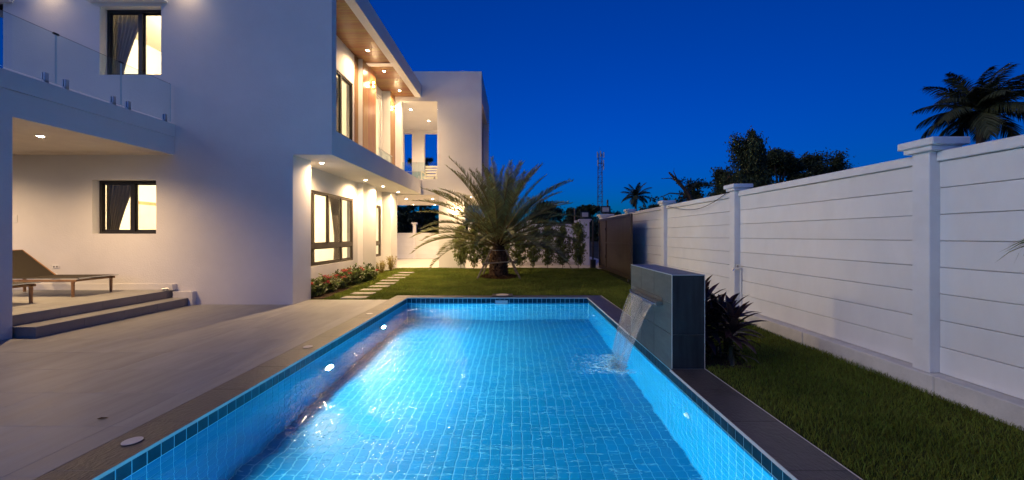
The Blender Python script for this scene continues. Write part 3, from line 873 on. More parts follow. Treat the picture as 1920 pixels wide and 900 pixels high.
for k in range(50):
    y0 = YW+0.21 + 0.058*k
    if y0 > 18.35: break
    b.box(-1.5435, -1.52, y0, y0+0.05, 3.5505, 6.66)
stuff(b.build('wood_panel', M['wood_v'], house))
MB().box(-1.7435, -1.29, 18.46, 18.66, 3.0, 6.6605).build('wing_fin', M['plaster'], house)
# glass rail and inner lights of the open upper lounge
e = sub('balcony_screen', house, Vector((-3.9, 19.3, 3.55)) - wloc(house))
MB().box(-5.75, -3.2, 19.38, 19.39, 3.60, 4.55).build('glass_panel', M['rail_glass'], e)
MB().box(-5.75, -3.2, 19.37, 19.40, 4.55, 4.575).build('handrail', M['steel'], e)
e = sub('balcony_screen', house, Vector((-3.8, 15.4, 3.55)) - wloc(house))
MB().box(-4.48, -3.095, 15.36, 15.37, 3.62, 4.28).build('glass_panel', M['rail_glass'], e)
MB().box(-3.95, -3.90, 15.355, 15.375, 4.20, 4.295).build('clamp', M['steel'], e)
for x in (-4.3, -4.02, -3.82, -3.2):
    MB().box(x-0.025, x+0.025, 15.35, 15.38, 3.6005, 3.74).build('clamp', M['steel'], e)
for (x, y) in ((-4.4, 16.3), (-3.25, 16.3), (-4.0, 17.9)):
    downlight(x, y, 6.661, 130, house, 160)
for (x, y) in ((-4.75, 16.9), (-3.6, 16.9), (-5.3, 20.2), (-4.2, 20.2), (-3.1, 20.2), (-1.85, 16.1)):  # back row and last lamp are added to brighten rear fence and hedge
    downlight(x, y, 2.981, 120, house, 160)

downlight(-1.45, 15.72, 6.661, 30, house, 150, r=0.035)

# --- balcony canopy over the terrace
CXE = -6.89
can = MB()
can.box(-12.9, CXE-0.0305, 3.4, YF-0.0005, 3.05, 3.384)
canopy = can.build('balcony_slab', M['plaster'], house)
MB().box(CXE-0.03, CXE, 3.4, YF-0.0007, 3.022, 3.380).build('balcony_fascia', M['plaster'], canopy)
MB().box(CXE-0.24, CXE+0.018, 3.4, YF-0.0009, 3.3845, 3.632).build('balcony_kerb', M['plaster'], canopy)
def canopy_slats():
    b = MB(); y0, y1 = 5.31, 7.62; n = int((y1-y0)/0.075); p = (y1-y0)/n
    for k in range(n):
        b.box(-12.9, CXE-0.031, y0+p*k+0.006, y0+p*(k+1)-0.006, 3.026, 3.0495)
    b.box(-12.9, CXE-0.031, 7.622, YF-0.001, 3.020, 3.0495)
    stuff(b.build('soffit_slats', M['canopy_slat'], canopy))
canopy_slats()
MB().box(-7.40, -6.852, 4.80, 5.30, -0.1, 3.0215).build('column', M['plaster'], house)
MB().box(-12.9, -7.4005, 4.95, 5.30, 3.019, 3.0495).build('balcony_beam', M['plaster'], canopy)
downlight(-7.8, 6.39, 3.026, 190, canopy, 155)
downlight(-10.4, 6.39, 3.026, 150, canopy, 155)
# glass balustrade
def balustrade():
    e = sub('balustrade', house, Vector((-6.93, 6.0, 3.632)) - wloc(house))
    GX = -6.945
    ed = [3.94, 4.91, 5.88, 6.85, 7.84]
    for i in range(4):
        a, c = ed[i]+0.006, ed[i+1]-0.006
        g = MB().box(GX-0.005, GX+0.005, a, c, 3.69, 4.44).build('glass_panel', M['rail_glass'], e)
        MB().box(GX-0.0055, GX+0.0055, a-0.0005, a+0.003, 3.688, 4.442).build('glass_edge', M['glass_edge'], e)
        MB().box(GX-0.0055, GX+0.0055, c-0.003, c+0.0005, 3.688, 4.442).build('glass_edge', M['glass_edge'], e)
        MB().box(GX-0.0055, GX+0.0055, a+0.003, c-0.003, 3.687, 3.690).build('glass_edge', M['glass_edge'], e)
        MB().box(GX-0.0055, GX+0.0055, a+0.003, c-0.003, 4.440, 4.442).build('glass_edge', M['dark_frame'], e)
        if i: MB().box(GX-0.012, GX+0.012, ed[i]-0.035, ed[i]+0.035, 4.425, 4.452).build('glass_clip', M['dark_frame'], e)
        for y in (a+0.12, c-0.13):
            m = MB(); m.bbox(GX-0.028, GX-0.0065, y-0.028, y+0.028, 3.655, 3.80, 0.004); m.bbox(GX+0.0065, GX+0.028, y-0.028, y+0.028, 3.655, 3.80, 0.004)
            m.bbox(GX-0.028, GX+0.028, y-0.028, y+0.028, 3.645, 3.686, 0.004)
            m.build('spigot', M['steel'], e)
            MB().bbox(GX-0.05, GX+0.05, y-0.045, y+0.045, 3.6325, 3.6445, 0.003).build('spigot_base', M['steel'], e)
balustrade()
# skirting along the terrace wall and the stepped end piece
b = MB(); b.box(-12.8, -6.84, YF-0.016, YF-0.0005, 0.3005, 0.42); b.build('skirting', M['plaster'], house)
b = MB(); b.box(-6.84, -6.45, YF-0.10, YF-0.0005, 0.1505, 0.275); b.box(-6.528, -6.45, YF-0.10, YF-0.0005, 0.0005, 0.1503); b.build('skirting', M['plaster'], house)
b = MB(); b.box(-6.90, -6.8405, YF-0.10, YF-0.0165, 0.3005, 0.42); b.build('skirting', M['plaster'], house)
# window hood ledges and the wall washers above them
for (x0, x1) in ((-8.60, -7.02), (-11.9, -10.14)):
    MB().bbox(x0, x1, YF-0.14, YF-0.0005, 6.09, 6.20, 0.004).build('window_hood', M['plaster'], house)
for x in (-6.62, -9.37):
    e = sub('wall_washer', house, Vector((x, YF-0.22, 6.6)) - wloc(house))
    m = MB(); m.tube([(x, YF-0.22, 6.60), (x, YF-0.22, 6.75)], 0.045, 16); m.box(x-0.02, x+0.02, YF-0.18, YF-0.0005, 6.65, 6.69); m.build('lamp_shade', M['dark_frame'], e)
    MB().disc((x, YF-0.22), 0.035, 6.594, 6.5995, 16).build('lamp_disc', M['lamp'], e)
    spot('washer_beam', (x, YF-0.22, 6.59), 9, e, 110, 1.0, WARM, 0.03)

# switch plate and socket on the terrace wall
e = thing('switch_plate', (-10.1, YF, 1.73), 'white switch plate on the terrace wall beside the column', 'switch')
MB().bbox(-10.145, -10.055, YF-0.010, YF-0.0005, 1.655, 1.805, 0.003).build('plate', M['white_plastic'], e)
MB().bbox(-10.12, -10.08, YF-0.014, YF-0.0105, 1.70, 1.76, 0.002).build('rocker', M['white_plastic'], e)
e = thing('wall_socket', (-9.28, YF, 0.765), 'double wall socket above the lounger on the terrace wall', 'socket')
MB().bbox(-9.345, -9.215, YF-0.010, YF-0.0005, 0.73, 0.80, 0.003).build('plate', M['white_plastic'], e)
for x in (-9.31, -9.25):
    MB().bbox(x-0.012, x+0.012, YF-0.012, YF-0.0105, 0.75, 0.78, 0.001).build('outlet', M['bronze'], e)
e = thing('ground_spike_lamp', (-6.93, 7.70, 0.30), 'small metal spotlight lying at the end of the terrace step', 'lamp')
m = MB(); m.tube([(-6.98, 7.68, 0.33), (-6.88, 7.72, 0.335)], [0.022, 0.028], 12); m.build('lamp_body', M['steel'], e)
m = MB(); m.box(-6.95, -6.91, 7.68, 7.72, 0.3005, 0.318); m.build('foot', M['steel'], e)

# sconces on the timber panels and one on the wing wall
def sconce(x, y, z, label, axis='x', power=14):
    e = thing('wall_lamp', (x, y, z), label, 'wall lamp', 'wall lamps')
    d = Vector((1,0,0)) if axis == 'x' else Vector((0,-1,0))
    c = Vector((x,y,z)) + d*0.085
    m = MB(); m.tube([Vector((x,y,z))+d*0.001, Vector((x,y,z))+d*0.02], 0.045, 16); m.tube([Vector((x,y,z))+d*0.02, c], 0.012, 8); m.tube([c-Vector((0,0,.025)), c+Vector((0,0,.025))], 0.03, 14)
    m.build('bracket', M['brass'], e)
    for s in (1, -1):
        m = MB(); m.tube([c+Vector((0,0,.027*s)), c+Vector((0,0,.15*s))], [0.028, 0.045], 16, cap=False); m.build('glass_shade', M['sconce_glass'], e)
        m = MB(); m.tube([c+Vector((0,0,.03*s)), c+Vector((0,0,.06*s)), c+Vector((0,0,.09*s))], [0.012, 0.02, 0.008], 10); m.build('bulb', M['lamp'], e)
    point('sconce_light', c + d*0.02, power, e, WARM, 0.05)
sconce(-4.716, 12.68, 6.30, 'glass and brass wall lamp on the wide timber panel', power=8)
sconce(-4.716, 15.10, 6.32, 'glass and brass wall lamp on the narrow timber strip', power=8)
sconce(-2.30, YW-0.001, 2.40, 'glowing wall lamp on the wing wall behind the palm', 'y', 45)

# curtains
def curtain(name, pts, z0, z1, mat, label, amp=0.035, waves=7, pinch=None):
    """pleated cloth hung along the straight line pts[0]-pts[1]; pinch = (z, factor) ties it back"""
    a, c = Vector(pts[0]), Vector(pts[1]); d = (c-a); nrm = Vector((-d.y, d.x, 0)).normalized()
    nu, nz = waves*6, 14
    V = []; F = []
    for j in range(nz+1):
        t = j/nz; z = z1 + (z0-z1)*t
        w = 1.0
        if pinch:
            k = abs(z - pinch[0])/(z1-z0)
            w = pinch[1] + (1-pinch[1])*min(1, (k/0.55)**1.2) if z > pinch[0] else pinch[1] + (0.55-pinch[1])*min(1, k/0.3)
        for i in range(nu+1):
            u = i/nu
            p = a + d*(u*w) + nrm*(amp*math.sin(u*waves*2*math.pi)*(0.6+0.4*t))
            V.append((p.x, p.y, z))
    for j in range(nz):
        for i in range(nu):
            q = j*(nu+1)+i; F.append((q, q+1, q+nu+2, q+nu+1))
    m = MB(); m.v = V; m.f = F
    e = thing(name, (a.x, a.y, z0), label, 'curtain')
    m.build('cloth', mat, e, smooth=True)
    rr = MB(); rr.tube([a+Vector((0,0,z1+0.02))-Vector((0,0,a.z)), c+Vector((0,0,z1+0.02))-Vector((0,0,c.z))], 0.012, 8); rr.build('rail', M['steel'], e)
    return e
curtain('curtain', ((-8.62, 8.20, 0), (-8.05, 8.20, 0)), 0.9, 2.60, M['curtain'], 'dark brown curtain tied back in the terrace window', pinch=(1.45, 0.45))
curtain('curtain', ((-8.50, 8.20, 0), (-7.90, 8.20, 0)), 4.2, 6.15, M['sheer'], 'patterned curtain drawn aside in the upper front window', pinch=(4.75, 0.40))
curtain('curtain', ((-5.28, 11.66, 0), (-5.28, 11.05, 0)), 0.5, 2.6, M['curtain'], 'brown curtain tied back in the large ground floor window', pinch=(1.30, 0.5))
curtain('curtain', ((-5.28, 11.60, 0), (-5.28, 11.0, 0)), 4.0, 6.05, M['sheer'], 'pale patterned curtain in the upper side window', pinch=(4.7, 0.55))

# ================================================================== fence on the right
fence = thing('boundary_fence', (3.8, 6, 0), 'long white fence of horizontal concrete slabs with square capped posts', 'fence')
FX = 3.78
posts = [-2.65, 0.45, 3.55, 6.65, 9.80, 12.95, 16.05]
z_edges = [0.172 + 0.2355*k for k in range(9)]
for i in range(len(posts)-1):
    y0, y1 = posts[i]+0.078, posts[i+1]-0.078
    for k in range(8):
        if y1 < 0: continue
        dx = random.uniform(-0.003, 0.003)
        cy = (y0+y1)/2; cz = (z_edges[k]+z_edges[k+1])/2
        o = MB().bbox(-0.025, 0.025, y0-cy, y1-cy, z_edges[k]+0.0024-cz, z_edges[k+1]-0.0024-cz, 0.004).build('slab', M['fence'], fence, local=True)
        o.location = Vector((FX+0.025+dx, cy, cz)) - wloc(fence)
        o.rotation_euler = (random.uniform(-.0006, .0006), 0, random.uniform(-.001, .001))
    MB().bbox(FX-0.030, FX+0.09, y0, y1, 2.058, 2.145, 0.006).build('top_rail', M['fence_post'], fence)
    MB().bbox(FX+0.045, FX+0.055, y0, y1, 0.175, 2.05, 0.001).build('backing', M['concrete'], fence)
for y in posts[:-1]:
    p = MB().bbox(FX-0.09, FX+0.12, y-0.0775, y+0.0775, 0.171, 2.150, 0.006).build('post', M['fence_post'], fence)
    MB().bbox(FX-0.125, FX+0.155, y-0.125, y+0.125, 2.1505, 2.195, 0.006).build('cap', M['fence_post'], p)
    MB().bbox(FX-0.150, FX+0.185, y-0.160, y+0.160, 2.1955, 2.262, 0.008).build('cap', M['fence_post'], p)
yy = -2.8
while yy < 16.0:
    MB().bbox(FX-0.135, FX+0.16, yy+0.002, yy+1.55-0.002, -0.1, 0.170, 0.008).build('plinth', M['concrete'], fence)
    yy += 1.55

# tap with its pipe, cable
e = thing('garden_tap', (FX-0.05, 6.47, 0.2), 'small metal garden tap on a white pipe beside the fence post', 'tap')
MB().tube([(FX-0.02, 6.50, 0.171), (FX-0.02, 6.50, 0.86)], 0.013, 8).build('pipe', M['white_plastic'], e)
m = MB(); m.tube([(FX-0.02, 6.50, 0.85), (FX-0.06, 6.50, 0.85), (FX-0.13, 6.51, 0.845), (FX-0.15, 6.51, 0.80)], [0.015, 0.018, 0.014, 0.012], 8); m.build('spout', M['chrome'], e)
m = MB(); m.tube([(FX-0.07, 6.50, 0.865), (FX-0.07, 6.50, 0.90)], 0.008, 6); m.box(FX-0.115, FX-0.025, 6.492, 6.508, 0.90, 0.912); m.build('handle', M['chrome'], e)
pts = []
for k in range(17):
    t = k/16
    pts.append((FX-0.045-0.02*math.sin(t*3.1), 9.55 + (6.78-9.55)*t, 2.10 + 0.09*t**3 - 0.24*math.sin(math.pi*t)**1.0*(0.45+0.55*t)))
tag(MB().tube(pts, 0.006, 6).build('cable', M['black']), 'thin black cable sagging along the top of the white fence', 'cable')

# gate parked along the fence
gate = thing('metal_gate', (3.33, 13.2, 0), 'tall brown metal sliding gate with vertical ribs beside the white fence', 'gate')
GX0 = 3.32; gy0, gy1 = 11.15, 15.45
b = MB()
b.box(GX0-0.03, GX0+0.03, gy0, gy0+0.10, 0.12, 2.02); b.box(GX0-0.03, GX0+0.03, gy1-0.07, gy1, 0.12, 2.02)
b.box(GX0-0.03, GX0+0.03, gy0+0.10, gy1-0.07, 1.94, 2.02); b.box(GX0-0.03, GX0+0.03, gy0+0.10, gy1-0.07, 0.12, 0.22)
b.box(GX0-0.03, GX0+0.03, 14.25, 14.32, 0.22, 1.94)
b.build('gate_frame', M['gate'], gate)
MB().box(GX0-0.025, GX0+0.025, gy0+0.101, 14.249, 1.10, 1.15).build('mid_rail', M['gate'], gate)
y = gy0+0.101
k = 0
while y < gy1-0.08:
    y1 = min(y+0.148, gy1-0.071)
    if y < 14.25 < y1 or y < 14.32 < y1:
        pass
    MB().bbox(GX0+0.002, GX0+0.018+0.004*(k % 2), y+0.002, y1-0.002, 0.221, 1.939, 0.004).build('board', M['gate'], gate)
    y = y1; k += 1
for z in (0.62, 1.62):
    MB().bbox(GX0-0.05, GX0-0.031, 14.22, 14.30, z-0.05, z+0.05, 0.004).build('hinge', M['black'], gate)
for y in (11.5, 15.0):
    m = MB(); m.tube([(GX0-0.012, y, 0.075), (GX0+0.012, y, 0.075)], 0.06, 14); m.build('wheel', M['galv'], gate)
struct(MB().bbox(GX0-0.16, GX0+0.16, 10.6, 15.9, -0.08, 0.012, 0.006).build('gate_track_kerb', M['concrete']))

def pier(x, y, w, top, label):
    e = thing('gate_pier', (x, y, 0), label, 'pier', 'gate piers')
    MB().bbox(x-w/2, x+w/2, y-w/2, y+w/2, -0.05, top-0.13, 0.008).build('shaft', M['fence_post'], e)
    MB().bbox(x-w/2-.04, x+w/2+.04, y-w/2-.04, y+w/2+.04, top-0.1295, top-0.06, 0.008).build('cap', M['fence_post'], e)
    MB().bbox(x-w/2-.09, x+w/2+.09, y-w/2-.09, y+w/2+.09, top-0.0595, top, 0.008).build('cap', M['fence_post'], e)
    return e
pier(3.10, 17.5, 0.36, 2.12, 'white gate pier with a floodlight at the end of the hedge')
pier(3.75, 16.3, 0.42, 2.27, 'white gate pier with a floodlight rising behind the brown gate')
def flood(x, y, z, label):
    e = thing('floodlight', (x, y, z), label, 'floodlight', 'floodlights on the gate piers')
    MB().bbox(x-0.20, x+0.20, y-0.05, y+0.03, z+0.05, z+0.34, 0.012).build('housing', M['black'], e)
    MB().bbox(x-0.14, x+0.14, y-0.056, y-0.0505, z+0.10, z+0.29, 0.002).build('lens', M['lens'], e)
    m = MB(); m.box(x-0.03, x+0.03, y-0.03, y+0.02, z+0.0005, z+0.0495); m.build('bracket', M['black'], e)
flood(3.08, 17.35, 2.12, 'black floodlight with pale square lens on the pier by the hedge')
flood(3.72, 16.15, 2.27, 'black floodlight with pale square lens on the pier behind the gate')
e = thing('gate_post', (3.12, 15.75, 0), 'slim dark steel post with a square base at the end of the gate', 'post')
MB().bbox(3.09, 3.15, 15.72, 15.78, 0.05, 2.02, 0.004).build('shaft', M['bronze'], e)
MB().bbox(3.02, 3.22, 15.64, 15.86, 0.0, 0.42, 0.01).build('base', M['black'], e)
for (x, y, h, lab) in ((4.15, 17.6, 3.0, 'thin weathered pole standing behind the gate pier'), (2.95, 19.5, 2.75, 'thin weathered pole behind the hedge pier')):
    tag(MB().tube([(x, y, 0), (x+0.02, y, h*.5), (x, y, h)], [0.05, 0.045, 0.04], 8).build('pole', M['pole']), lab, 'pole')

# low wall behind the hedge, and the fence seen under the wing
def slab_wall(name, x0, x1, y, z0, ztop, posts_x, label, rows, post_top, face=-1):
    t = thing(name, ((x0+x1)/2, y, 0), label, 'fence')
    px = sorted(posts_x)
    edges = [x0] + px + [x1]
    for i in range(len(edges)-1):
        a = edges[i] + (0.085 if i else 0); c = edges[i+1] - (0.085 if i < len(edges)-2 else 0)
        h = (ztop-0.06-z0)/rows
        for k in range(rows):
            MB().bbox(a, c, y, y+0.05, z0+h*k+0.003, z0+h*(k+1)-0.003, 0.005).build('slab', M['fence'], t)
        MB().bbox(a, c, y-0.03, y+0.08, ztop-0.0595, ztop, 0.006).build('top_rail', M['fence_post'], t)
        MB().box(a, c, y+0.051, y+0.06, z0, ztop-0.06).build('backing', M['concrete'], t)
    for p in px:
        q = MB().bbox(p-0.084, p+0.084, y-0.08, y+0.12, 0.0, post_top-0.10, 0.006).build('post', M['fence_post'], t)
        MB().bbox(p-0.14, p+0.14, y-0.14, y+0.18, post_top-0.0995, post_top, 0.008).build('cap', M['fence_post'], q)
    MB().bbox(x0, x1, y-0.10, y+0.14, -0.05, z0-0.002, 0.006).build('plinth', M['concrete'], t)
slab_wall('back_fence', -1.28, 2.90, 17.45, 0.22, 1.90, [0.6, 2.78], 'white slab fence behind the row of young shrubs', 7, 2.06)
slab_wall('carport_fence', -7.5, 2.0, 22.0, 0.10, 1.53, [-5.72, -2.6, 0.5], 'white slab fence seen through the opening under the wing', 6, 2.12)

# ================================================================== water feature
wf = thing('water_feature', (1.8, 4.8, 0), 'upright dark stone block with a waterfall spout beside the pool', 'fountain')
wx0, wx1, wy0, wy1, wz = 1.633, 1.977, 4.07, 5.52, 0.985
MB().box(wx0+0.010, wx1-0.010, wy0+0.010, wy1-0.010, -0.0215, wz-0.010).build('core', M['grout'], wf)
yb = [wy0+0.004, 4.60, 5.06, wy1]
zb = [-0.020, 0.357, 0.680, wz-0.004]
sy0, sy1, sz0, sz1 = 4.33, 5.30, 0.628, 0.702
for i in range(3):
    for j in range(3):
        y0, y1, z0, z1 = yb[i]+0.003, yb[i+1]-0.003, zb[j]+0.003, zb[j+1]-0.003
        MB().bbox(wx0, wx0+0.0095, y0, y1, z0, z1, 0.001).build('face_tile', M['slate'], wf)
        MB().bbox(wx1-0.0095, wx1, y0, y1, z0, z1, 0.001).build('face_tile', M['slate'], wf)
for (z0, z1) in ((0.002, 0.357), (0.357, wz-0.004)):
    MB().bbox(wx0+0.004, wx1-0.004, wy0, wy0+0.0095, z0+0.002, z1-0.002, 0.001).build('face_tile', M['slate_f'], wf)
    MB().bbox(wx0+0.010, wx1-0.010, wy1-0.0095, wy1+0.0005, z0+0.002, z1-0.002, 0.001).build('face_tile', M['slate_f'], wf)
for i in range(3):
    MB().bbox(wx0+0.005, wx1-0.005, yb[i]+0.001, yb[i+1]-0.001, wz-0.0098, wz, 0.001).build('top_tile', M['coping'], wf)
for (x, ) in ((wx0-0.002, ), (wx1-0.004, )):
    MB().bbox(x, x+0.006, wy0-0.003, wy0+0.004, 0.001, wz+0.001, 0.001).build('corner_trim', M['trim'], wf)
    MB().bbox(x, x+0.006, wy0+0.0045, wy1, wz-0.005, wz+0.002, 0.001).build('corner_trim', M['trim'], wf)
MB().bbox(wx0+0.0045, wx1-0.0045, wy0-0.003, wy0+0.003, wz-0.006, wz+0.001, 0.001).build('corner_trim', M['trim'], wf)
spt = sub('spout', wf, Vector((wx0, 4.8, 0.66)) - wloc(wf))
MB().bbox(wx0-0.006, wx0-0.0005, sy0, sy1, sz0-0.01, sz1, 0.001).build('spout_plate', M['galv'], spt)
b = MB(); b.bbox(wx0-0.075, wx0-0.0065, sy0-0.01, sy1+0.01, sz0-0.004, sz0+0.004, 0.001); b.bbox(wx0-0.075, wx0-0.0065, sy0-0.01, sy1+0.01, sz0+0.024, sz0+0.030, 0.001)
b.build('spout_lip', M['steel'], spt)
b = MB()
for y in (sy0-0.012, sy1+0.004): b.bbox(wx0-0.078, wx0-0.0065, y, y+0.010, sz0-0.008, sz0+0.034, 0.002)
b.build('spout_cheek', M['steel'], spt)
# sheet of water: arcs out and down to the pool surface, with a little thickness and uneven lower edge
def sheet():
    nu, nv = 60, 26
    V = []; F = []
    def surf(u, v, off):
        y = sy0+0.03 + (sy1-sy0-0.06)*u
        H = (sz0+0.012) - (WATER)
        reach = 0.34 + 0.035*math.sin(u*9) - 0.10*u
        narrow = 1 - 0.10*v
        yc = (sy0+sy1)/2
        y = yc + (y-yc)*narrow + 0.008*math.sin(u*40+v*3)*v
        x = wx0-0.075 - reach*math.sqrt(max(v, 0))*(0.55+0.45*math.sqrt(v)) + 0.008*math.sin(u*31+1)*(v**.5) + 0.004*math.sin(u*77)
        z = sz0+0.012 - H*v
        return (x+off, y, z)
    for off in (0.0, 0.007):
        for j in range(nv+1):
            for i in range(nu+1): V.append(surf(i/nu, (j/nv)**1.15, off))
    w = nu+1; N0 = (nv+1)*w
    for j in range(nv):
        for i in range(nu):
            a = j*w+i; F.append((a, a+1, a+w+1, a+w)); F.append((N0+a, N0+a+w, N0+a+w+1, N0+a+1))
    for j in range(nv):
        a = j*w; F.append((a, a+w, N0+a+w, N0+a)); a = j*w+nu; F.append((a, N0+a, N0+a+w, a+w))
    m = MB(); m.v = V; m.f = F
    return struct(m.build('falling_water', M['fall'], smooth=True))
sheet()
def foam():
    # low froth where the sheet lands: many small bubbles' caps and short streaks lying on the surface
    b = MB(); r = random.Random(4)
    cx0, cy0, cy1 = 1.20, 4.42, 5.05
    for k in range(1900):
        t = r.random(); y = cy0 + (cy1-cy0)*t**1.2
        d = abs(r.gauss(0, 1))
        x = 1.225 - 0.05*math.sin(t*5) + r.gauss(0, 0.075) - (0.26*d if r.random() < 0.30 else 0)
        y += r.gauss(0, 0.03) - (0.05*d if r.random() < .3 else 0)
        s = r.uniform(0.006, 0.020)*max(.45, 1-0.3*d)
        zz = WATER - 0.004 - abs(r.gauss(0, 0.035))*max(0.15, 1-0.45*d)     # bubbles driven just under the surface
        vs = [(x+s*1.3, y, zz), (x, y+s, zz), (x-s*1.3, y, zz), (x, y-s, zz), (x, y, zz+min(s*.6, WATER-0.001-zz)), (x, y, zz-s*.6)]
        b.add(vs, [(0,1,4),(1,2,4),(2,3,4),(3,0,4),(1,0,5),(2,1,5),(3,2,5),(0,3,5)])
    return stuff(b.build('foam', M['foam'], smooth=True))
foam()

# ================================================================== stepping stones
z_of = lambda x, y: lawn_z(x, y)
stones = [(-3.58, 8.68), (-3.63, 9.28), (-3.66, 9.86), (-3.66, 10.45), (-3.68, 11.02), (-3.76, 11.62), (-3.74, 12.25), (-3.80, 12.90), (-3.82, 13.6)]
ordn = ['first', 'second', 'third', 'fourth', 'fifth', 'sixth', 'seventh', 'eighth', 'ninth']
for i, (x, y) in enumerate(stones):
    b = MB(); w = 0.27 + random.uniform(-.02, .02); d = 0.155
    z = max(lawn_z(x, y), -0.004)
    b.bbox(x-w, x+w, y-d, y+d, z-0.03, z+0.028, 0.008)
    o = b.build('stepping_stone', M['stone'])
    tag(o, f'pale rectangular stepping stone in the lawn, {ordn[i]} from the deck', 'stone', 'stepping stones along the house')

# ================================================================== loungers
def lounger(oy, label, first=[None]):
    if first[0] is None:
        e = thing('sun_lounger', (-8.5, 7.245, 0.30), label, 'sun lounger', 'sun loungers on the terrace')
        y0, y1 = 6.92, 7.57
        zt = 0.632
        for (x, y) in ((-7.87, y0), (-7.87, y1), (-9.55, y0), (-9.55, y1)):
            m = MB(); m.tube([(x, y, 0.3005), (x, y, zt-0.03)], [0.021, 0.026], 12); m.build('leg', M['teak'], e)
        for y in (y0-0.0, y1+0.0):
            m = MB(); m.bbox(-9.62, -7.80, y-0.018, y+0.018, zt-0.062, zt-0.022, 0.006); m.build('side_rail', M['teak'], e)
        for x in (-7.86, -9.56):
            m = MB(); m.bbox(x-0.02, x+0.02, y0+0.019, y1-0.019, zt-0.060, zt-0.026, 0.005); m.build('cross_rail', M['teak'], e)
        # sling seat: thin slightly sagging cloth
        def cloth(p0, p1, nm):
            n = 10; V = []; F = []
            for off in (0, -0.006):
                for i in range(n+1):
                    t = i/n
                    x = p0[0] + (p1[0]-p0[0])*t; z = p0[1] + (p1[1]-p0[1])*t
                    for j in range(7):
                        s = j/6; y = y0-0.02 + (y1-y0+0.04)*s
                        V.append((x, y, z + off - 0.012*math.sin(math.pi*s)*math.sin(math.pi*min(max(t,0.05),.95))))
            N0 = (n+1)*7
            for i in range(n):
                for j in range(6):
                    a = i*7+j; F.append((a, a+1, a+8, a+7)); F.append((N0+a, N0+a+7, N0+a+8, N0+a+1))
                a = i*7; F.append((a, a+7, N0+a+7, N0+a)); a = i*7+6; F.append((a, N0+a, N0+a+7, a+7))
            for a in range(6):
                F.append((a, N0+a, N0+a+1, a+1)); q = n*7+a; F.append((q, q+1, N0+q+1, N0+q))
            m = MB(); m.v = V; m.f = F; return m.build(nm, M['sling'], e, smooth=False)
        cloth((-8.95, zt), (-7.74, zt+0.006), 'seat')
        cloth((-8.97, zt+0.002), (-9.60, 1.11), 'backrest')
        for y in (y0-0.012, y1+0.012):
            MB().tube([(-8.96, y, zt-0.005), (-9.61, y, 1.108)], 0.012, 8).build('back_frame', M['teak'], e)
            MB().tube([(-9.40, y, 0.955), (-9.20, y, zt-0.03)], 0.009, 6).build('back_strut', M['steel'], e)
        MB().tube([(-9.61, y0-0.012, 1.108), (-9.61, y1+0.012, 1.108)], 0.012, 8).build('back_bar', M['teak'], e)
        MB().tube([(-7.745, y0-0.02, zt+0.002), (-7.745, y1+0.02, zt+0.002)], 0.010, 8).build('foot_bar', M['steel'], e)
        for y in (y0-0.022, y1+0.022):
            MB().tube([(-8.96, y-0.008, zt), (-8.96, y+0.008, zt)], 0.022, 10).build('pivot', M['white_plastic'], e)
        first[0] = e
        return e
    c = copy_tree(first[0]); c.location.y += oy; c['label'] = label
    return c
lounger(0, 'teak lounger with dark sling and raised back, below the terrace window')
lounger(-1.25, 'teak lounger with dark sling half hidden by the white column')

# lounge chair up on the wing's open floor
e = thing('lounge_chair', (-3.62, 16.6, 3.55), 'light wooden armchair behind the glass of the upper wing', 'chair')
cx, cy, cz = -3.62, 16.6, 3.551
for dx in (-0.32, 0.32):
    for dy in (-0.3, 0.3):
        MB().bbox(cx+dx-.02, cx+dx+.02, cy+dy-.02, cy+dy+.02, cz, cz+0.50, .004).build('leg', M['canopy_slat'], e)
    MB().bbox(cx+dx-.03, cx+dx+.03, cy-.34, cy+.34, cz+0.501, cz+0.54, .004).build('armrest', M['canopy_slat'], e)
for k in range(5):
    MB().bbox(cx-.30, cx+.30, cy-.28+k*.12, cy-.19+k*.12, cz+.28, cz+.31, .003).build('seat_slat', M['canopy_slat'], e)
for k in range(4):
    MB().bbox(cx-.30, cx+.30, cy+.29, cy+.31, cz+.42+k*.12, cz+.50+k*.12, .003).build('back_slat', M['canopy_slat'], e)

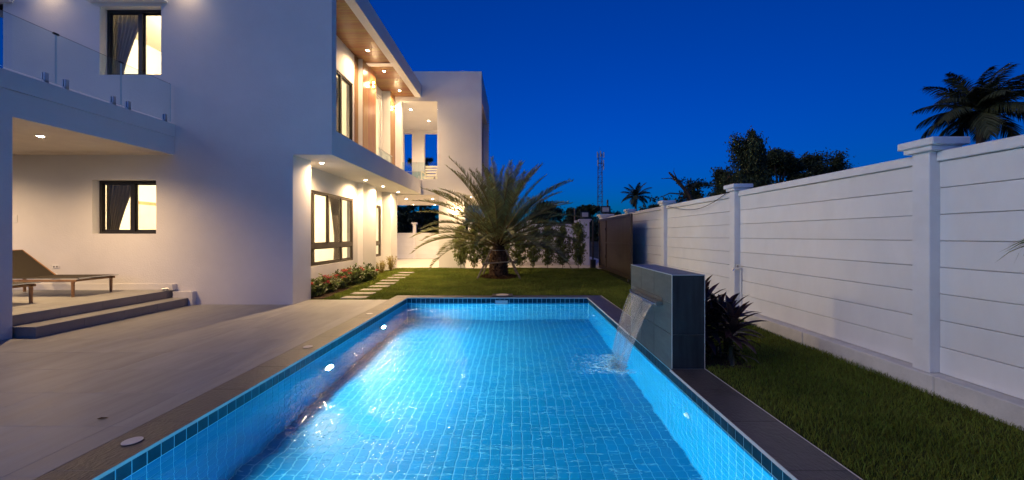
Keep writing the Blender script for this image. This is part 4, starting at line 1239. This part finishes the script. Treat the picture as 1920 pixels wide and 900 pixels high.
# ================================================================== plants
def fronds_mesh(length, e0, droop, nl, ll, lw, seed, vee=0.5, sag=0.25, fwd=0.75, base=0.12, twist=0.0):
    """pinnate palm leaf along +X from the origin: rachis strip and two rows of narrow leaflets"""
    r = random.Random(seed)
    n = 14; pts = [Vector((0,0,0))]; ang = []
    for i in range(n):
        t = (i+0.5)/n
        a = e0 - droop*(t**1.6)
        ang.append(a)
        pts.append(pts[-1] + Vector((math.cos(a), 0, math.sin(a)))*(length/n))
    side = Vector((0,1,0))
    V = []; F = []
    def at(t):
        f = t*n; i = min(int(f), n-1); k = f-i
        p = pts[i].lerp(pts[i+1], k); a = ang[i]
        d = Vector((math.cos(a), 0, math.sin(a))); u = Vector((-math.sin(a), 0, math.cos(a)))
        return p, d, u
    # rachis (triangular section)
    for i in range(n+1):
        t = i/n; p, d, u = at(min(t, 0.999)); w = 0.022*(1-t)*(length/2.2)+0.003
        b0 = len(V); V += [p + side*w, p - side*w, p - u*w*0.9]
        if i:
            a0 = b0-3
            for q in range(3):
                q2 = (q+1)%3; F.append((a0+q, a0+q2, b0+q2, b0+q))
    nr = len(F)
    for k in range(nl):
        t = base + (0.995-base)*(k+0.5)/nl
        p, d, u = at(t)
        env = math.sin(math.pi*min(1, 0.18+0.82*((t-base)/(1-base)))**0.8)**0.6 if t < .98 else .4
        env = max(0.30, env)
        L_ = ll*env*r.uniform(0.85, 1.1)
        for s in (1, -1):
            f = fwd*r.uniform(0.8, 1.2) + 0.5*t
            dv = (side*s + d*f + u*(vee*r.uniform(0.5, 1.4))).normalized()
            w = lw*r.uniform(0.8, 1.15)
            nrm = dv.cross(d).normalized() if dv.cross(d).length > 1e-3 else u
            wv = (d*0.8 + u*0.5*r.uniform(-1, 1)).cross(dv).cross(dv); wv = wv.normalized() if wv.length > 1e-3 else d
            m1 = p + dv*L_*0.5 + Vector((0,0,-sag*L_*0.12))
            tip = p + dv*L_ + Vector((0,0,-sag*L_*0.5))
            b0 = len(V)
            V += [p + wv*w*0.4, p - wv*w*0.4, m1 - wv*w*0.5, m1 + wv*w*0.5, tip]
            F.append((b0, b0+1, b0+2, b0+3)); F.append((b0+3, b0+2, b0+4))
    return V, F, nr
def frond_obj(name, parent, mat, mat2, loc, yaw, roll, **kw):
    V, F, nr = fronds_mesh(**kw)
    m = MB(); m.v = [tuple(v) for v in V]; m.f = F
    o = m.build(name, mat, parent, local=True)
    o.data.materials.append(mat2)
    idx = [1]*nr + [0]*(len(F)-nr)
    o.data.polygons.foreach_set('material_index', idx)
    o.location = loc; o.rotation_euler = (roll, 0, yaw)
    return o

# --- the young date palm
PXc, PYc = -0.55, 12.5
pz = lawn_z(PXc, PYc)
palm = thing('date_palm', (PXc, PYc, pz), 'young date palm with arching feathery fronds on a thick stubby trunk', 'palm tree')
b = MB(); b.tube([(PXc, PYc, pz-0.05), (PXc, PYc, pz+0.3), (PXc, PYc, pz+0.75), (PXc, PYc, pz+1.15), (PXc, PYc, pz+1.5)], [0.27, 0.26, 0.23, 0.16, 0.06], 18)
b.build('trunk', M['boot_core'], palm, smooth=True)
mb = MB(); mb.add([(-.055,0,-.06),(.055,0,-.06),(.045,-.05,.045),(-.045,-.05,.045),(-.055,.03,-.06),(.055,.03,-.06),(.045,.02,.055),(-.045,.02,.055)],
                  [(0,1,2,3),(1,5,6,2),(4,0,3,7),(3,2,6,7),(5,4,7,6),(0,4,5,1)])
proto = None
for row in range(9):
    zz = 0.05 + row*0.092; rr = 0.275 - 0.04*(zz/0.9)
    for k in range(13):
        a = 2*math.pi*(k + 0.5*(row % 2))/13 + random.uniform(-.06, .06)
        x, y = rr*math.cos(a), rr*math.sin(a)
        if proto is None: proto = mb.build('leaf_base', M['boot'], palm, local=True); o = proto
        else: o = proto.copy(); COL.objects.link(o); o.parent = palm
        o.location = (x, y, zz + random.uniform(-.015, .015))
        o.rotation_euler = (random.uniform(-.2, .05), random.uniform(-.15, .15), a + math.pi/2)
        s = random.uniform(0.85, 1.2); o.scale = (s, s, s*random.uniform(.9, 1.2))
rp = random.Random(21)
nF = 78
for k in range(nF):
    t = (k+0.5)/nF                        # 0 innermost (upright) .. 1 outermost (drooping)
    yaw = k*2.39996 + rp.uniform(-.12, .12)
    e0 = R(87 - 78*t + rp.uniform(-6, 6))
    dr = R(20 + 40*t + rp.uniform(-8, 10))
    ln = 2.85 - 0.4*abs(t-.5) + rp.uniform(-.2, .2) - (0.3 if t < .15 else 0)
    zb_ = 1.34 - 0.34*t; rb = 0.06 + 0.12*t
    frond_obj('frond', palm, M['palm_leaf'], M['palm_dry'], (rb*math.cos(yaw), rb*math.sin(yaw), zb_), yaw, rp.uniform(-.25, .25),
              length=ln, e0=e0, droop=dr, nl=62, ll=0.38, lw=0.022, seed=100+k, vee=0.55, sag=0.22, fwd=0.85, base=0.16)
# support stakes
stake = thing('tree_support', (PXc, PYc, pz), 'wooden stakes and crossbars strapped around the date palm trunk', 'tree support')
legs = [((-1.20, 11.95), (-0.78, 12.33)), ((0.16, 12.0), (-0.32, 12.33)), ((-1.12, 13.2), (-0.74, 12.72)), ((0.05, 13.15), (-0.34, 12.70))]
for (a, c) in legs:
    za = lawn_z(*a)
    MB().tube([(a[0], a[1], za-0.03), ((a[0]+c[0])/2+.01, (a[1]+c[1])/2, za+0.45), (c[0], c[1], pz+0.88)], [0.030, 0.027, 0.024], 8).build('stake', M['pole'], stake)
MB().tube([(-1.05, 12.14, pz+0.46), (0.04, 12.10, pz+0.54)], 0.025, 8).build('crossbar', M['pole'], stake)
MB().tube([(-1.02, 12.10, pz+0.44), (-0.95, 13.0, pz+0.46)], 0.022, 8).build('crossbar', M['pole'], stake)
MB().tube([(-0.03, 12.10, pz+0.49), (-0.12, 13.0, pz+0.47)], 0.022, 8).build('crossbar', M['pole'], stake)
pts = [(PXc+0.275*math.cos(2*math.pi*k/20), PYc+0.275*math.sin(2*math.pi*k/20), pz+0.875) for k in range(21)]
MB().tube(pts, 0.012, 6, cap=False).build('strap', M['strap'], stake)
# mulch ring
V = []; F = []
for k in range(2600):
    a = random.uniform(0, 2*math.pi); r_ = 0.27 + 0.32*math.sqrt(random.random()) + random.gauss(0, .04)
    x, y = PXc+r_*math.cos(a), PYc+r_*math.sin(a); z = lawn_z(x, y) + 0.005 + max(0, 0.11*(1-(r_-0.25)/0.42)) * random.random()**.5
    d = Vector((random.gauss(0,1), random.gauss(0,1), random.gauss(0,.5))).normalized()*random.uniform(.02, .055)
    w = d.cross(Vector((random.gauss(0,1), random.gauss(0,1), random.gauss(0,1)))).normalized()*0.006
    n0 = len(V); p = Vector((x, y, z)); V += [p-d-w, p-d+w, p+d+w, p+d-w]; F.append((n0, n0+1, n0+2, n0+3))
stuff(np_mesh('mulch', np.array(V), np.array(F), M['mulch']))
b = MB(); b.disc((PXc, PYc), 0.62, pz-0.05, pz+0.012, 28); struct(b.build('planting_bed', M['soil']))

# --- generic leaf clouds
def leaf_cloud(cent, size, normals=None, rs=None, aspect=0.5, droop=0.0):
    """cent (n,3); one bent rhombus (2 tris) per leaf"""
    rs = rs or rng
    n = len(cent)
    d = rs.normal(size=(n,3)); d[:,2] -= droop*2.0; d /= np.linalg.norm(d, axis=1, keepdims=True)
    q = rs.normal(size=(n,3)); w = np.cross(d, q); w /= np.linalg.norm(w, axis=1, keepdims=True)
    s = size*rs.uniform(0.7, 1.3, size=(n,1))
    a = cent - d*s*0.5; c = cent + d*s*0.5; nn = np.cross(d, w)
    l = cent + w*s*aspect*0.5 + nn*s*0.06; r_ = cent - w*s*aspect*0.5 + nn*s*0.06
    V = np.stack([a, l, c, r_], axis=1).reshape(-1, 3)
    F = np.arange(4*n).reshape(n, 4)
    return V, F

# hedge of young shrubs
def hedge_mesh(seed, h):
    rs = np.random.default_rng(seed); r = random.Random(seed)
    stem = MB(); stem.tube([(0,0,-0.03), (0.01,0,h*.4), (-0.01,0.01,h*.9)], [0.012, 0.010, 0.004], 6)
    C = []
    for k in range(84):
        t = 0.10 + 0.90*k/84; z = h*t
        a = r.uniform(0, 6.28); ln = (0.30*math.sin(math.pi*min(1, t*0.9+.10))**0.7 + .05)*r.uniform(0.6, 1.2)
        p0 = Vector((0,0,z)); p1 = Vector((ln*math.cos(a), ln*math.sin(a), z + ln*r.uniform(.1, .8)))
        stem.tube([p0, p1], [0.005, 0.002], 4, cap=False)
        m = 28
        tt = rs.uniform(0.2, 1.05, size=(m,1))
        P = np.array(p0)*(1-tt) + np.array(p1)*tt + rs.normal(scale=0.035, size=(m,3))
        C.append(P)
    C = np.concatenate(C)
    return stem, leaf_cloud(C, 0.066, rs=rs, aspect=0.5)
hv = []
for s in range(4):
    hv.append(hedge_mesh(50+s, 1.0))
hx = [864, 888, 910, 944, 975, 1001, 1027, 1055, 1084]
hl = ['shrub by the wing wall, leftmost of the young hedge row', 'second shrub of the young hedge row from the wing wall', 'third shrub of the young hedge row, left of the palm trunk',
      'hedge shrub directly behind the palm trunk', 'hedge shrub just right of the palm trunk', 'sixth shrub of the young hedge row from the wing wall',
      'third shrub of the hedge row counted from the gate pier', 'second shrub of the hedge row counted from the gate pier', 'last shrub of the hedge row, in front of the gate pier']
protos = {}
for i, px_ in enumerate(hx):
    Y = 14.9 + random.uniform(-.06, .08); X = (px_-967)*Y/F_PX; v = i % 4
    z = lawn_z(X, Y)
    e = thing('hedge_shrub', (X, Y, z), hl[i], 'shrub', 'young shrubs of the hedge row')
    H = [1.60, 1.50, 1.5, 1.35, 1.30, 1.5, 1.62, 1.58, 1.72][i]
    if v not in protos:
        st = hv[v][0].build('stem', M['hedge_stem'], e, local=True)
        fo = np_mesh('foliage', hv[v][1][0], hv[v][1][1], M['hedge_leaf'], e)
        protos[v] = (st, fo)
    else:
        st = protos[v][0].copy(); fo = protos[v][1].copy()
        for o in (st, fo): COL.objects.link(o); o.parent = e
    e.scale = (1.0, 1.0, H); e.rotation_euler = (0, 0, random.uniform(0, 6.28))

# flowering shrubs under the big window
fl = [((-4.62, 8.90), 0.36), ((-4.60, 9.55), 0.42), ((-4.58, 10.25), 0.46), ((-4.56, 11.0), 0.50), ((-4.50, 11.75), 0.48)]
fll = ['leafy shrub with few red flowers, nearest the white corner', 'leafy shrub with red flowers, second from the white corner', 'red flowering shrub in the middle of the bed',
       'red flowering shrub, fourth from the white corner', 'leafy shrub at the far end of the bed by the pilaster']
for i, ((x, y), h) in enumerate(fl):
    rs = np.random.default_rng(80+i); r = random.Random(80+i)
    e = thing('flowering_shrub', (x, y, 0), fll[i], 'shrub', 'flowering shrubs along the house')
    st = MB(); C = []
    for k in range(26):
        a = r.uniform(0, 6.28); q = r.random()**.5
        tip = Vector((0.27*q*math.cos(a), 0.42*q*math.sin(a), h*(1-0.45*q*q)*r.uniform(.7, 1.05)))
        st.tube([(0.02*math.cos(a), 0.05*math.sin(a), 0), tip*0.5+Vector((0,0,.03)), tip], [0.006, 0.005, 0.003], 4, cap=False)
        m = 42; tt = rs.uniform(.25, 1.08, size=(m,1))
        C.append(np.array(tip)*tt + rs.normal(scale=0.045, size=(m,3)))
    C = np.concatenate(C); C[:,2] = np.abs(C[:,2])+.015
    st.build('stem', M['hedge_stem'], e, local=True)
    V, F = leaf_cloud(C, 0.085, rs=rs, aspect=0.5); np_mesh('foliage', V, F, M['ixora_leaf'], e)
    for k in range([2, 4, 7, 4, 1][i]):
        a = r.uniform(0, 6.28); q = r.random()**.6
        c = np.array([0.22*q*math.cos(a)+.05, 0.38*q*math.sin(a), h*(1-0.35*q*q)+.02])
        P = c + rs.normal(scale=(0.028, 0.028, 0.016), size=(46,3))
        V, F = leaf_cloud(P, 0.026, rs=rs, aspect=0.8); np_mesh('flower_head', V, F, M['ixora_flower'], e)
for i, (x, y, h, lab) in enumerate(((-4.66, 13.45, 0.42, 'golden leaved small shrub beside the pilaster'), (-4.58, 14.35, 0.55, 'golden leaved small shrub at the far corner of the house'))):
    rs = np.random.default_rng(95+i)
    e = thing('golden_shrub', (x, y, 0.06), lab, 'shrub', 'golden shrubs')
    st = MB(); C = []
    for k in range(22):
        a = rs.uniform(0, 6.28); q = rs.uniform()**.5
        tip = np.array([0.20*q*math.cos(a), 0.30*q*math.sin(a), h*rs.uniform(.75, 1.05)])
        st.tube([(tip[0]*.2, tip[1]*.2, 0), tuple(tip)], [0.004, 0.002], 4, cap=False)
        tt = rs.uniform(.15, 1.05, size=(40,1)); C.append(np.array([tip[0]*.3, tip[1]*.3, 0])*(1-tt) + tip*tt + rs.normal(scale=.022, size=(40,3)))
    st.build('stem', M['hedge_stem'], e, local=True)
    C = np.concatenate(C); C[:,2] = np.abs(C[:,2])
    V, F = leaf_cloud(C, 0.045, rs=rs, aspect=0.4); np_mesh('foliage', V, F, M['gold_leaf'], e)
struct(MB().box(-4.878, -4.24, 8.56, 12.02, -0.06, 0.008).build('flower_bed', M['soil']))

# cordylines behind the water feature
def strap_leaf(V, F, p, yaw, e0, ln, w, droop, rnd):
    n = 5; pts = []; pos = Vector(p); a = e0
    for i in range(n+1):
        pts.append((pos.copy(), a)); t = i/n
        a = e0 - droop*((i+1)/n)**1.5
        pos = pos + Vector((math.cos(a)*math.cos(yaw), math.cos(a)*math.sin(yaw), math.sin(a)))*(ln/n)
    s = Vector((-math.sin(yaw), math.cos(yaw), 0))
    b0 = len(V)
    for i, (q, a) in enumerate(pts):
        t = i/n; ww = w*(0.35 + 1.3*t*(1-t)*2.2 if t < .98 else 0.02)
        up = Vector((-math.sin(a)*math.cos(yaw), -math.sin(a)*math.sin(yaw), math.cos(a)))
        V += [q + s*ww*.5 + up*ww*.18, q - up*ww*.05, q - s*ww*.5 + up*ww*.18]
        if i:
            a0 = b0 + (i-1)*3; c0 = b0 + i*3
            F += [(a0, a0+1, c0+1, c0), (a0+1, a0+2, c0+2, c0+1)]
cl = [(2.12, 4.55, 1.05, 'tall dark purple cordyline right behind the water feature'), (2.36, 4.42, 0.86, 'dark cordyline with low green leaves, standing out on the lawn side'),
      (2.24, 4.95, 0.98, 'dark purple cordyline farthest back behind the water feature')]
for i, (x, y, h, lab) in enumerate(cl):
    r = random.Random(300+i)
    e = thing('cordyline', (x, y, 0), lab, 'plant', 'cordylines behind the water feature')
    st = MB(); V = []; F = []; V2 = []; F2 = []
    for s in range(3):
        dx, dy = r.uniform(-.06, .06), r.uniform(-.06, .06); hh = h*r.uniform(.65, 1.0)*(.62)
        top = (dx*2.2, dy*2.2, hh)
        st.tube([(dx, dy, -0.02), (dx*1.6, dy*1.6, hh*.5), top], [0.013, 0.011, 0.009], 6)
        for k in range(24):
            t = k/24; z = hh*(0.55 + 0.47*t)
            q = (dx*(1+1.2*z/hh), dy*(1+1.2*z/hh), z)
            strap_leaf(V, F, q, k*2.4 + r.uniform(-.3, .3), R(10 + 68*t + r.uniform(-10, 10)), r.uniform(.30, .46), r.uniform(.05, .075), R(50 - 25*t), r)
        for k in range(10):
            z = hh*r.uniform(.1, .55); strap_leaf(V2, F2, (dx*1.4, dy*1.4, z), r.uniform(0, 6.28), R(r.uniform(-25, 40)), r.uniform(.2, .34), r.uniform(.03, .055), R(60), r)
    st.build('stem', M['hedge_stem'], e, local=True)
    m = MB(); m.v = V; m.f = F; m.build('foliage', M['cordyline'], e, smooth=True, local=True)
    m = MB(); m.v = V2; m.f = F2; m.build('lower_foliage', M['cordyline_low'], e, smooth=True, local=True)
struct(MB().box(RX+0.008, 2.52, 4.1, 5.35, -0.06, 0.006).build('planting_bed', M['soil']))

# palm just outside the right edge whose frond reaches into the picture
e = thing('garden_palm', (3.52, 1.74, 0), 'small palm beside the fence whose drooping frond tips enter at the right edge', 'palm tree')
m = MB(); m.tube([(0,0,-.05), (.01,0,.5), (0,.02,1.05)], [.07, .055, .045], 10); m.build('trunk', M['bark'], e, local=True)
for k, (yw, e0, ln) in enumerate(((97, 58, 1.10), (150, 60, 0.8), (215, 55, 0.9), (262, 62, 1.0), (120, 80, .7), (235, 78, 0.8))):
    frond_obj('frond', e, M['palm_leaf'], M['palm_dry'], (0, 0.02, 1.02), R(yw), 0.1, length=ln, e0=R(e0), droop=R(105), nl=26, ll=0.34, lw=0.016, seed=400+k, vee=0.15, sag=1.0, fwd=0.8, base=0.25)

# ================================================================== background trees
def tree(name, px, py_top, Y, spread_px, seed, label, mat='far_leaf', leaf=0.22, n_limb=9, per=900, weep=0.0, base_py=None, gap=0.5, trunk_r=0.18, cone=0.0, group='trees beyond the walls'):
    X = (px-967)*Y/F_PX; top = CAM_H + (441-py_top)*Y/F_PX; sp = spread_px*Y/F_PX
    r = random.Random(seed); rs = np.random.default_rng(seed)
    e = thing(name, (X, Y, -0.1), label, 'tree', group)
    h0 = max(1.0, top*0.35)
    t = MB(); t.tube([(0,0,0), (.1,0,h0*.6), (-.05,.05,h0), (0.05,0,top*.75)], [trunk_r*1.3, trunk_r, trunk_r*.85, trunk_r*.3], 8)
    C = []
    for k in range(n_limb):
        a = r.uniform(0, 6.28); q = r.random()**.5
        z0 = r.uniform(h0*.7, top*.7); zz = r.uniform(h0*0.9, top*0.95)
        sq = sp*(1 - cone*max(0, zz-h0)/(top-h0))
        c = Vector((sq*.75*q*math.cos(a) + cone*0.25*sp*(zz-h0)/(top-h0), sq*.75*q*math.sin(a), zz))
        if k == 0: c = Vector((r.uniform(-.1,.1)*sp, 0, top*0.93))
        mid = Vector((c.x*.4, c.y*.4, (z0+c.z)/2))
        t.tube([(0,0,z0), mid, c], [trunk_r*.45, trunk_r*.3, trunk_r*.12], 6, cap=False)
        for _ in range(7):
            off = Vector((r.gauss(0, .32)*sq, r.gauss(0, .32)*sq, r.gauss(0, .22)*sp*(1 if not weep else 1.2)))
            c2 = c + off*gap
            c2.z = min(c2.z, top - 0.05*sp)
            t.tube([c, c2], [trunk_r*.1, trunk_r*.04], 4, cap=False)
            m = per//7
            P = rs.normal(scale=(sp*.115*(sq/sp)**.5, sp*.115*(sq/sp)**.5, sp*.085), size=(m,3)) + np.array(c2)
            if weep: P[:,2] -= np.abs(rs.normal(scale=weep, size=m))
            C.append(P)
    t.build('trunk', M['bark'], e, local=True)
    C = np.concatenate(C); C = C[C[:,2] > 0.3]
    V, F = leaf_cloud(C, leaf, rs=rs, aspect=0.42, droop=1.0 if weep else 0.15)
    np_mesh('crown', V, F, M[mat], e)
    return e
tree('weeping_tree', 1398, 240, 15, 62, 1, 'tall dark weeping tree rising highest behind the fence', 'weep_leaf', 0.11, 24, 2600, weep=0.8, gap=0.6, cone=0.92)
tree('weeping_tree', 1352, 305, 17, 40, 2, 'shorter weeping tree leaning left of the tallest tree behind the fence', 'weep_leaf', 0.12, 10, 2200, weep=0.5, gap=.8)
tree('broad_tree', 1462, 280, 18, 42, 3, 'dark leafy tree just right of the tallest weeping tree', 'far_leaf', 0.13, 12, 1800)
tree('broad_tree', 1545, 290, 19, 58, 4, 'low spreading dark tree between the tall tree and the coconut palm', 'far_leaf', 0.13, 14, 1500, gap=.7)
tree('thin_tree', 1290, 333, 20, 40, 5, 'sparse small tree under the bare branch', 'far_leaf', 0.16, 8, 300, gap=.9)
tree('broad_tree', 1098, 384, 45, 26, 6, 'dark round tree behind the gate piers', 'far_leaf', 0.40, 8, 700)
tree('broad_tree', 1070, 392, 60, 30, 7, 'distant dark tree between the palm and the mobile mast', 'far_leaf', 0.5, 8, 600)
tree('broad_tree', 1025, 380, 50, 40, 8, 'distant dark tree behind the right side of the date palm', 'far_leaf', 0.45, 9, 600)
tree('broad_tree', 760, 388, 38, 28, 9, 'dark leafy tree seen under the wing at the left', 'far_leaf', 0.32, 9, 800)
tree('broad_tree', 800, 395, 42, 34, 10, 'dark leafy tree seen under the wing at the right', 'far_leaf', 0.36, 9, 800)
tree('tall_thin_tree', 788, 285, 34, 24, 11, 'tall thin tree seen through the wing openings', 'far_leaf', 0.28, 12, 420, gap=.8, trunk_r=.14)
tree('broad_tree', 1140, 392, 70, 24, 12, 'distant tree at the foot of the mobile mast', 'far_leaf', 0.55, 7, 500)
def treeline():
    rs = np.random.default_rng(77); P = []
    for k in range(150):
        x = -70 + k*1.5 + rs.uniform(-.6, .6); h = 2.6 + 2.2*rs.uniform() + 1.2*math.sin(k*.35)
        for j in range(5):
            P.append(rs.normal(scale=(1.0, .8, .45), size=(60, 3)) + np.array([x, 92, h*(j+.5)/5]))
    V, F = leaf_cloud(np.concatenate(P), .75, rs=rs, aspect=.6)
    o = stuff(np_mesh('treeline', V, F, M['far_leaf'])); o['label'] = 'low dark wood along the horizon'; return o
treeline()
tree('broad_tree', 1230, 385, 40, 34, 14, 'low dark tree right of the small coconut palm', 'far_leaf', 0.35, 7, 500)
# bare branching tree
bx = (1300-967)*16/F_PX
bt = thing('bare_tree', (bx, 16, 0), 'bare crooked branch of a leafless tree above the fence', 'tree')
def bp_(px, py, Y=16): return ((px-967)*Y/F_PX - bx, Y-16, CAM_H + (441-py)*Y/F_PX)
MB().tube([(0.35, 0, -.1), bp_(1320, 430), bp_(1302, 385), bp_(1290, 362), bp_(1275, 345), bp_(1262, 331), bp_(1254, 323)], [.13, .12, .095, .085, .07, .055, .035], 8).build('trunk', M['bark'], bt, local=True)
for pts, rr in ((((1284, 355), (1272, 342), (1258, 334), (1240, 335)), .04), (((1276, 346), (1268, 333), (1263, 322), (1264, 315)), .03), (((1302, 385), (1280, 364), (1256, 362), (1243, 368), (1226, 373)), .04), (((1290, 362), (1300, 348), (1312, 342)), .025)):
    MB().tube([bp_(*p) for p in pts], [rr*(1-.75*i/(len(pts)-1)) for i in range(len(pts))], 6).build('branch', M['bark'], bt, local=True)

def coconut(px, py, Y, rad_px, seed, label, nf=24):
    X = (px-967)*Y/F_PX; top = CAM_H + (441-py)*Y/F_PX; ln = rad_px*Y/F_PX*1.12
    e = thing('coconut_palm', (X, Y, -0.1), label, 'palm tree', 'coconut palms beyond the fence')
    MB().tube([(.3,0,0), (.15,0,top*.4), (0,0,top*.8), (0,0,top)], [.2, .15, .13, .12], 10).build('trunk', M['bark'], e, local=True)
    r = random.Random(seed)
    for k in range(nf):
        t = (k+.5)/nf; yaw = k*2.39996 + r.uniform(-.2, .2)
        frond_obj('frond', e, M['coconut_leaf'], M['coconut_leaf'], (0, 0, top), yaw, r.uniform(-.3, .3), length=ln*r.uniform(.85, 1.08), e0=R(82-95*t+r.uniform(-8, 8)), droop=R(48+35*t),
                  nl=60, ll=ln*.30, lw=ln*.017, seed=seed*50+k, vee=-0.15, sag=0.9, fwd=.75, base=.12)
coconut(1838, 205, 17, 88, 11, 'large coconut palm with a dark crown above the fence at the right', 36)
coconut(1192, 368, 55, 30, 12, 'small distant coconut palm above the brown gate', 22)
coconut(1082, 398, 70, 14, 13, 'tiny distant coconut palm beside the floodlit pier', 16)

# mobile phone mast
Yt = 130.0; Xt = (1125-967)*Yt/F_PX; Ht = CAM_H + (441-279)*Yt/F_PX
mast = thing('lattice_mast', (Xt, Yt, -0.1), 'distant steel lattice mobile mast with antennas against the blue sky', 'mast')
b = MB(); br = MB()
def w_at(z): return 0.85 - 0.25*z/Ht
for sx in (-1, 1):
    for sy in (-1, 1):
        b.tube([(sx*w_at(0), sy*w_at(0), 0), (sx*w_at(Ht*.95), sy*w_at(Ht*.95), Ht*.95)], 0.06, 5)
b.build('mast_leg', M['galv'], mast, local=True)
nz = 18
for k in range(nz):
    z0, z1 = Ht*.95*k/nz, Ht*.95*(k+1)/nz; a, c = w_at(z0), w_at(z1); s = 1 if k % 2 else -1
    for (p, q) in (((-a*s, -a, z0), (c*s, -c, z1)), ((-a*s, a, z0), (c*s, c, z1)), ((-a, -a*s, z0), (-c, c*s, z1)), ((a, -a*s, z0), (c, c*s, z1)), ((-c, -c, z1), (c, -c, z1)), ((-c, c, z1), (c, c, z1)), ((-c, -c, z1), (-c, c, z1)), ((c, -c, z1), (c, c, z1))):
        br.tube([p, q], 0.038, 4, cap=False)
br.build('bracing', M['galv'], mast, local=True)
for (dx, z) in ((-1.05, Ht*.93), (1.05, Ht*.93), (0, Ht*.94), (-0.95, Ht*.84), (0.95, Ht*.84), (1.0, Ht*.80)):
    MB().bbox(dx-.16, dx+.16, -1.1, -.9, z-1.0, z+1.0, .03).build('antenna', M['concrete'], mast, local=True)
    MB().box(min(dx, 0), max(dx, .05), -1.0, -.55, z-.05, z+.05).build('antenna_arm', M['galv'], mast, local=True)
MB().tube([(0,0,Ht*.95), (0,0,Ht*1.02)], .04, 5).build('lightning_rod', M['galv'], mast, local=True)

e = thing('fallen_leaf', (-3.15, 2.96, 0.004), 'small dark dry leaf lying on the grey deck tiles', 'leaf')
m = MB(); m.v = [(-.035,0,.001),(-.012,.013,.008),(.012,.011,.006),(.034,.004,.010),(.012,-.010,.004),(-.012,-.012,.003),(.0,.0,.012),(.052,.006,.004)]
m.f = [(0,6,1),(1,6,2),(2,6,3),(3,6,4),(4,6,5),(5,6,0),(3,7,4)]
m.build('blade', M['mulch'], e, local=True)

# ================================================================== grass
def grass():
    N1, N2 = 110000, 200000
    xs = np.concatenate([rng.uniform(1.995, 3.645, N1), rng.uniform(-4.86, 3.645, N2)])
    ys = np.concatenate([1.2 + (9.07-1.2)*rng.uniform(0, 1, N1)**1.25, 9.075 + (15.28-9.075)*rng.uniform(0, 1, N2)**1.15])
    n3 = 5000
    xs = np.concatenate([xs, rng.uniform(-4.2, -2.78, n3)]); ys = np.concatenate([ys, rng.uniform(8.47, 9.075, n3)])
    keep = np.ones(len(xs), bool)
    for (x, y) in stones: keep &= ~((np.abs(xs-x) < .27) & (np.abs(ys-y) < .15))
    keep &= ~((xs-PXc)**2 + (ys-PYc)**2 < .52**2)
    keep &= ~((xs < 2.45) & (ys > 4.15) & (ys < 5.3) & (xs > 1.9) & (rng.uniform(size=len(xs)) < .85))
    keep &= ~((xs < -4.28) & (ys < 12.0))
    keep &= ~((np.abs(xs-3.32) < .17) & (ys > 10.6))
    keep &= ~((xs > -.56) & (xs < -.06) & (ys < 9.21))
    keep &= ~((ys > 12.0) & (xs < -4.70) & (xs > -5))
    # patchy density
    pat = np.sin(xs*2.3+ys*1.1)*np.sin(ys*1.9-xs*.7) + .5*np.sin(xs*5.1+2)*np.sin(ys*4.3)
    keep &= rng.uniform(size=len(xs)) < np.clip(.80+.22*pat, .35, 1)
    xs, ys = xs[keep], ys[keep]; n = len(xs)
    t = np.clip((ys-9.1)/6, 0, 1)
    zs = .005 + .10*t*t*(3-2*t) + .012*np.sin(xs*1.7+ys*.9)*t - .014
    h = rng.uniform(.022, .052, n)*(1+.25*np.sin(xs*3.1)*np.sin(ys*2.7)); h[xs > 3.5] *= 1.35
    a = rng.uniform(0, 6.283, n); w = rng.uniform(.0016, .0036, n)*np.clip(ys/4.5, .8, 2.6)
    lean = rng.uniform(.15, .95, n)*h; la = rng.uniform(0, 6.283, n)
    ca, sa = np.cos(a)*w, np.sin(a)*w
    mx, my = np.cos(la)*lean, np.sin(la)*lean
    V = np.empty((n, 5, 3), np.float32)
    V[:,0] = np.stack([xs-ca, ys-sa, zs], 1); V[:,1] = np.stack([xs+ca, ys+sa, zs], 1)
    V[:,2] = np.stack([xs+ca*.8+mx*.35, ys+sa*.8+my*.35, zs+h*.62], 1); V[:,3] = np.stack([xs-ca*.8+mx*.35, ys-sa*.8+my*.35, zs+h*.62], 1)
    V[:,4] = np.stack([xs+mx, ys+my, zs+h], 1)
    base = (np.arange(n)*5)[:,None]
    F = np.concatenate([base+np.array([[0,1,2]]), base+np.array([[0,2,3]]), base+np.array([[3,2,4]])], 0)
    stuff(np_mesh('grass', V.reshape(-1,3), F, M['blade']))
grass()
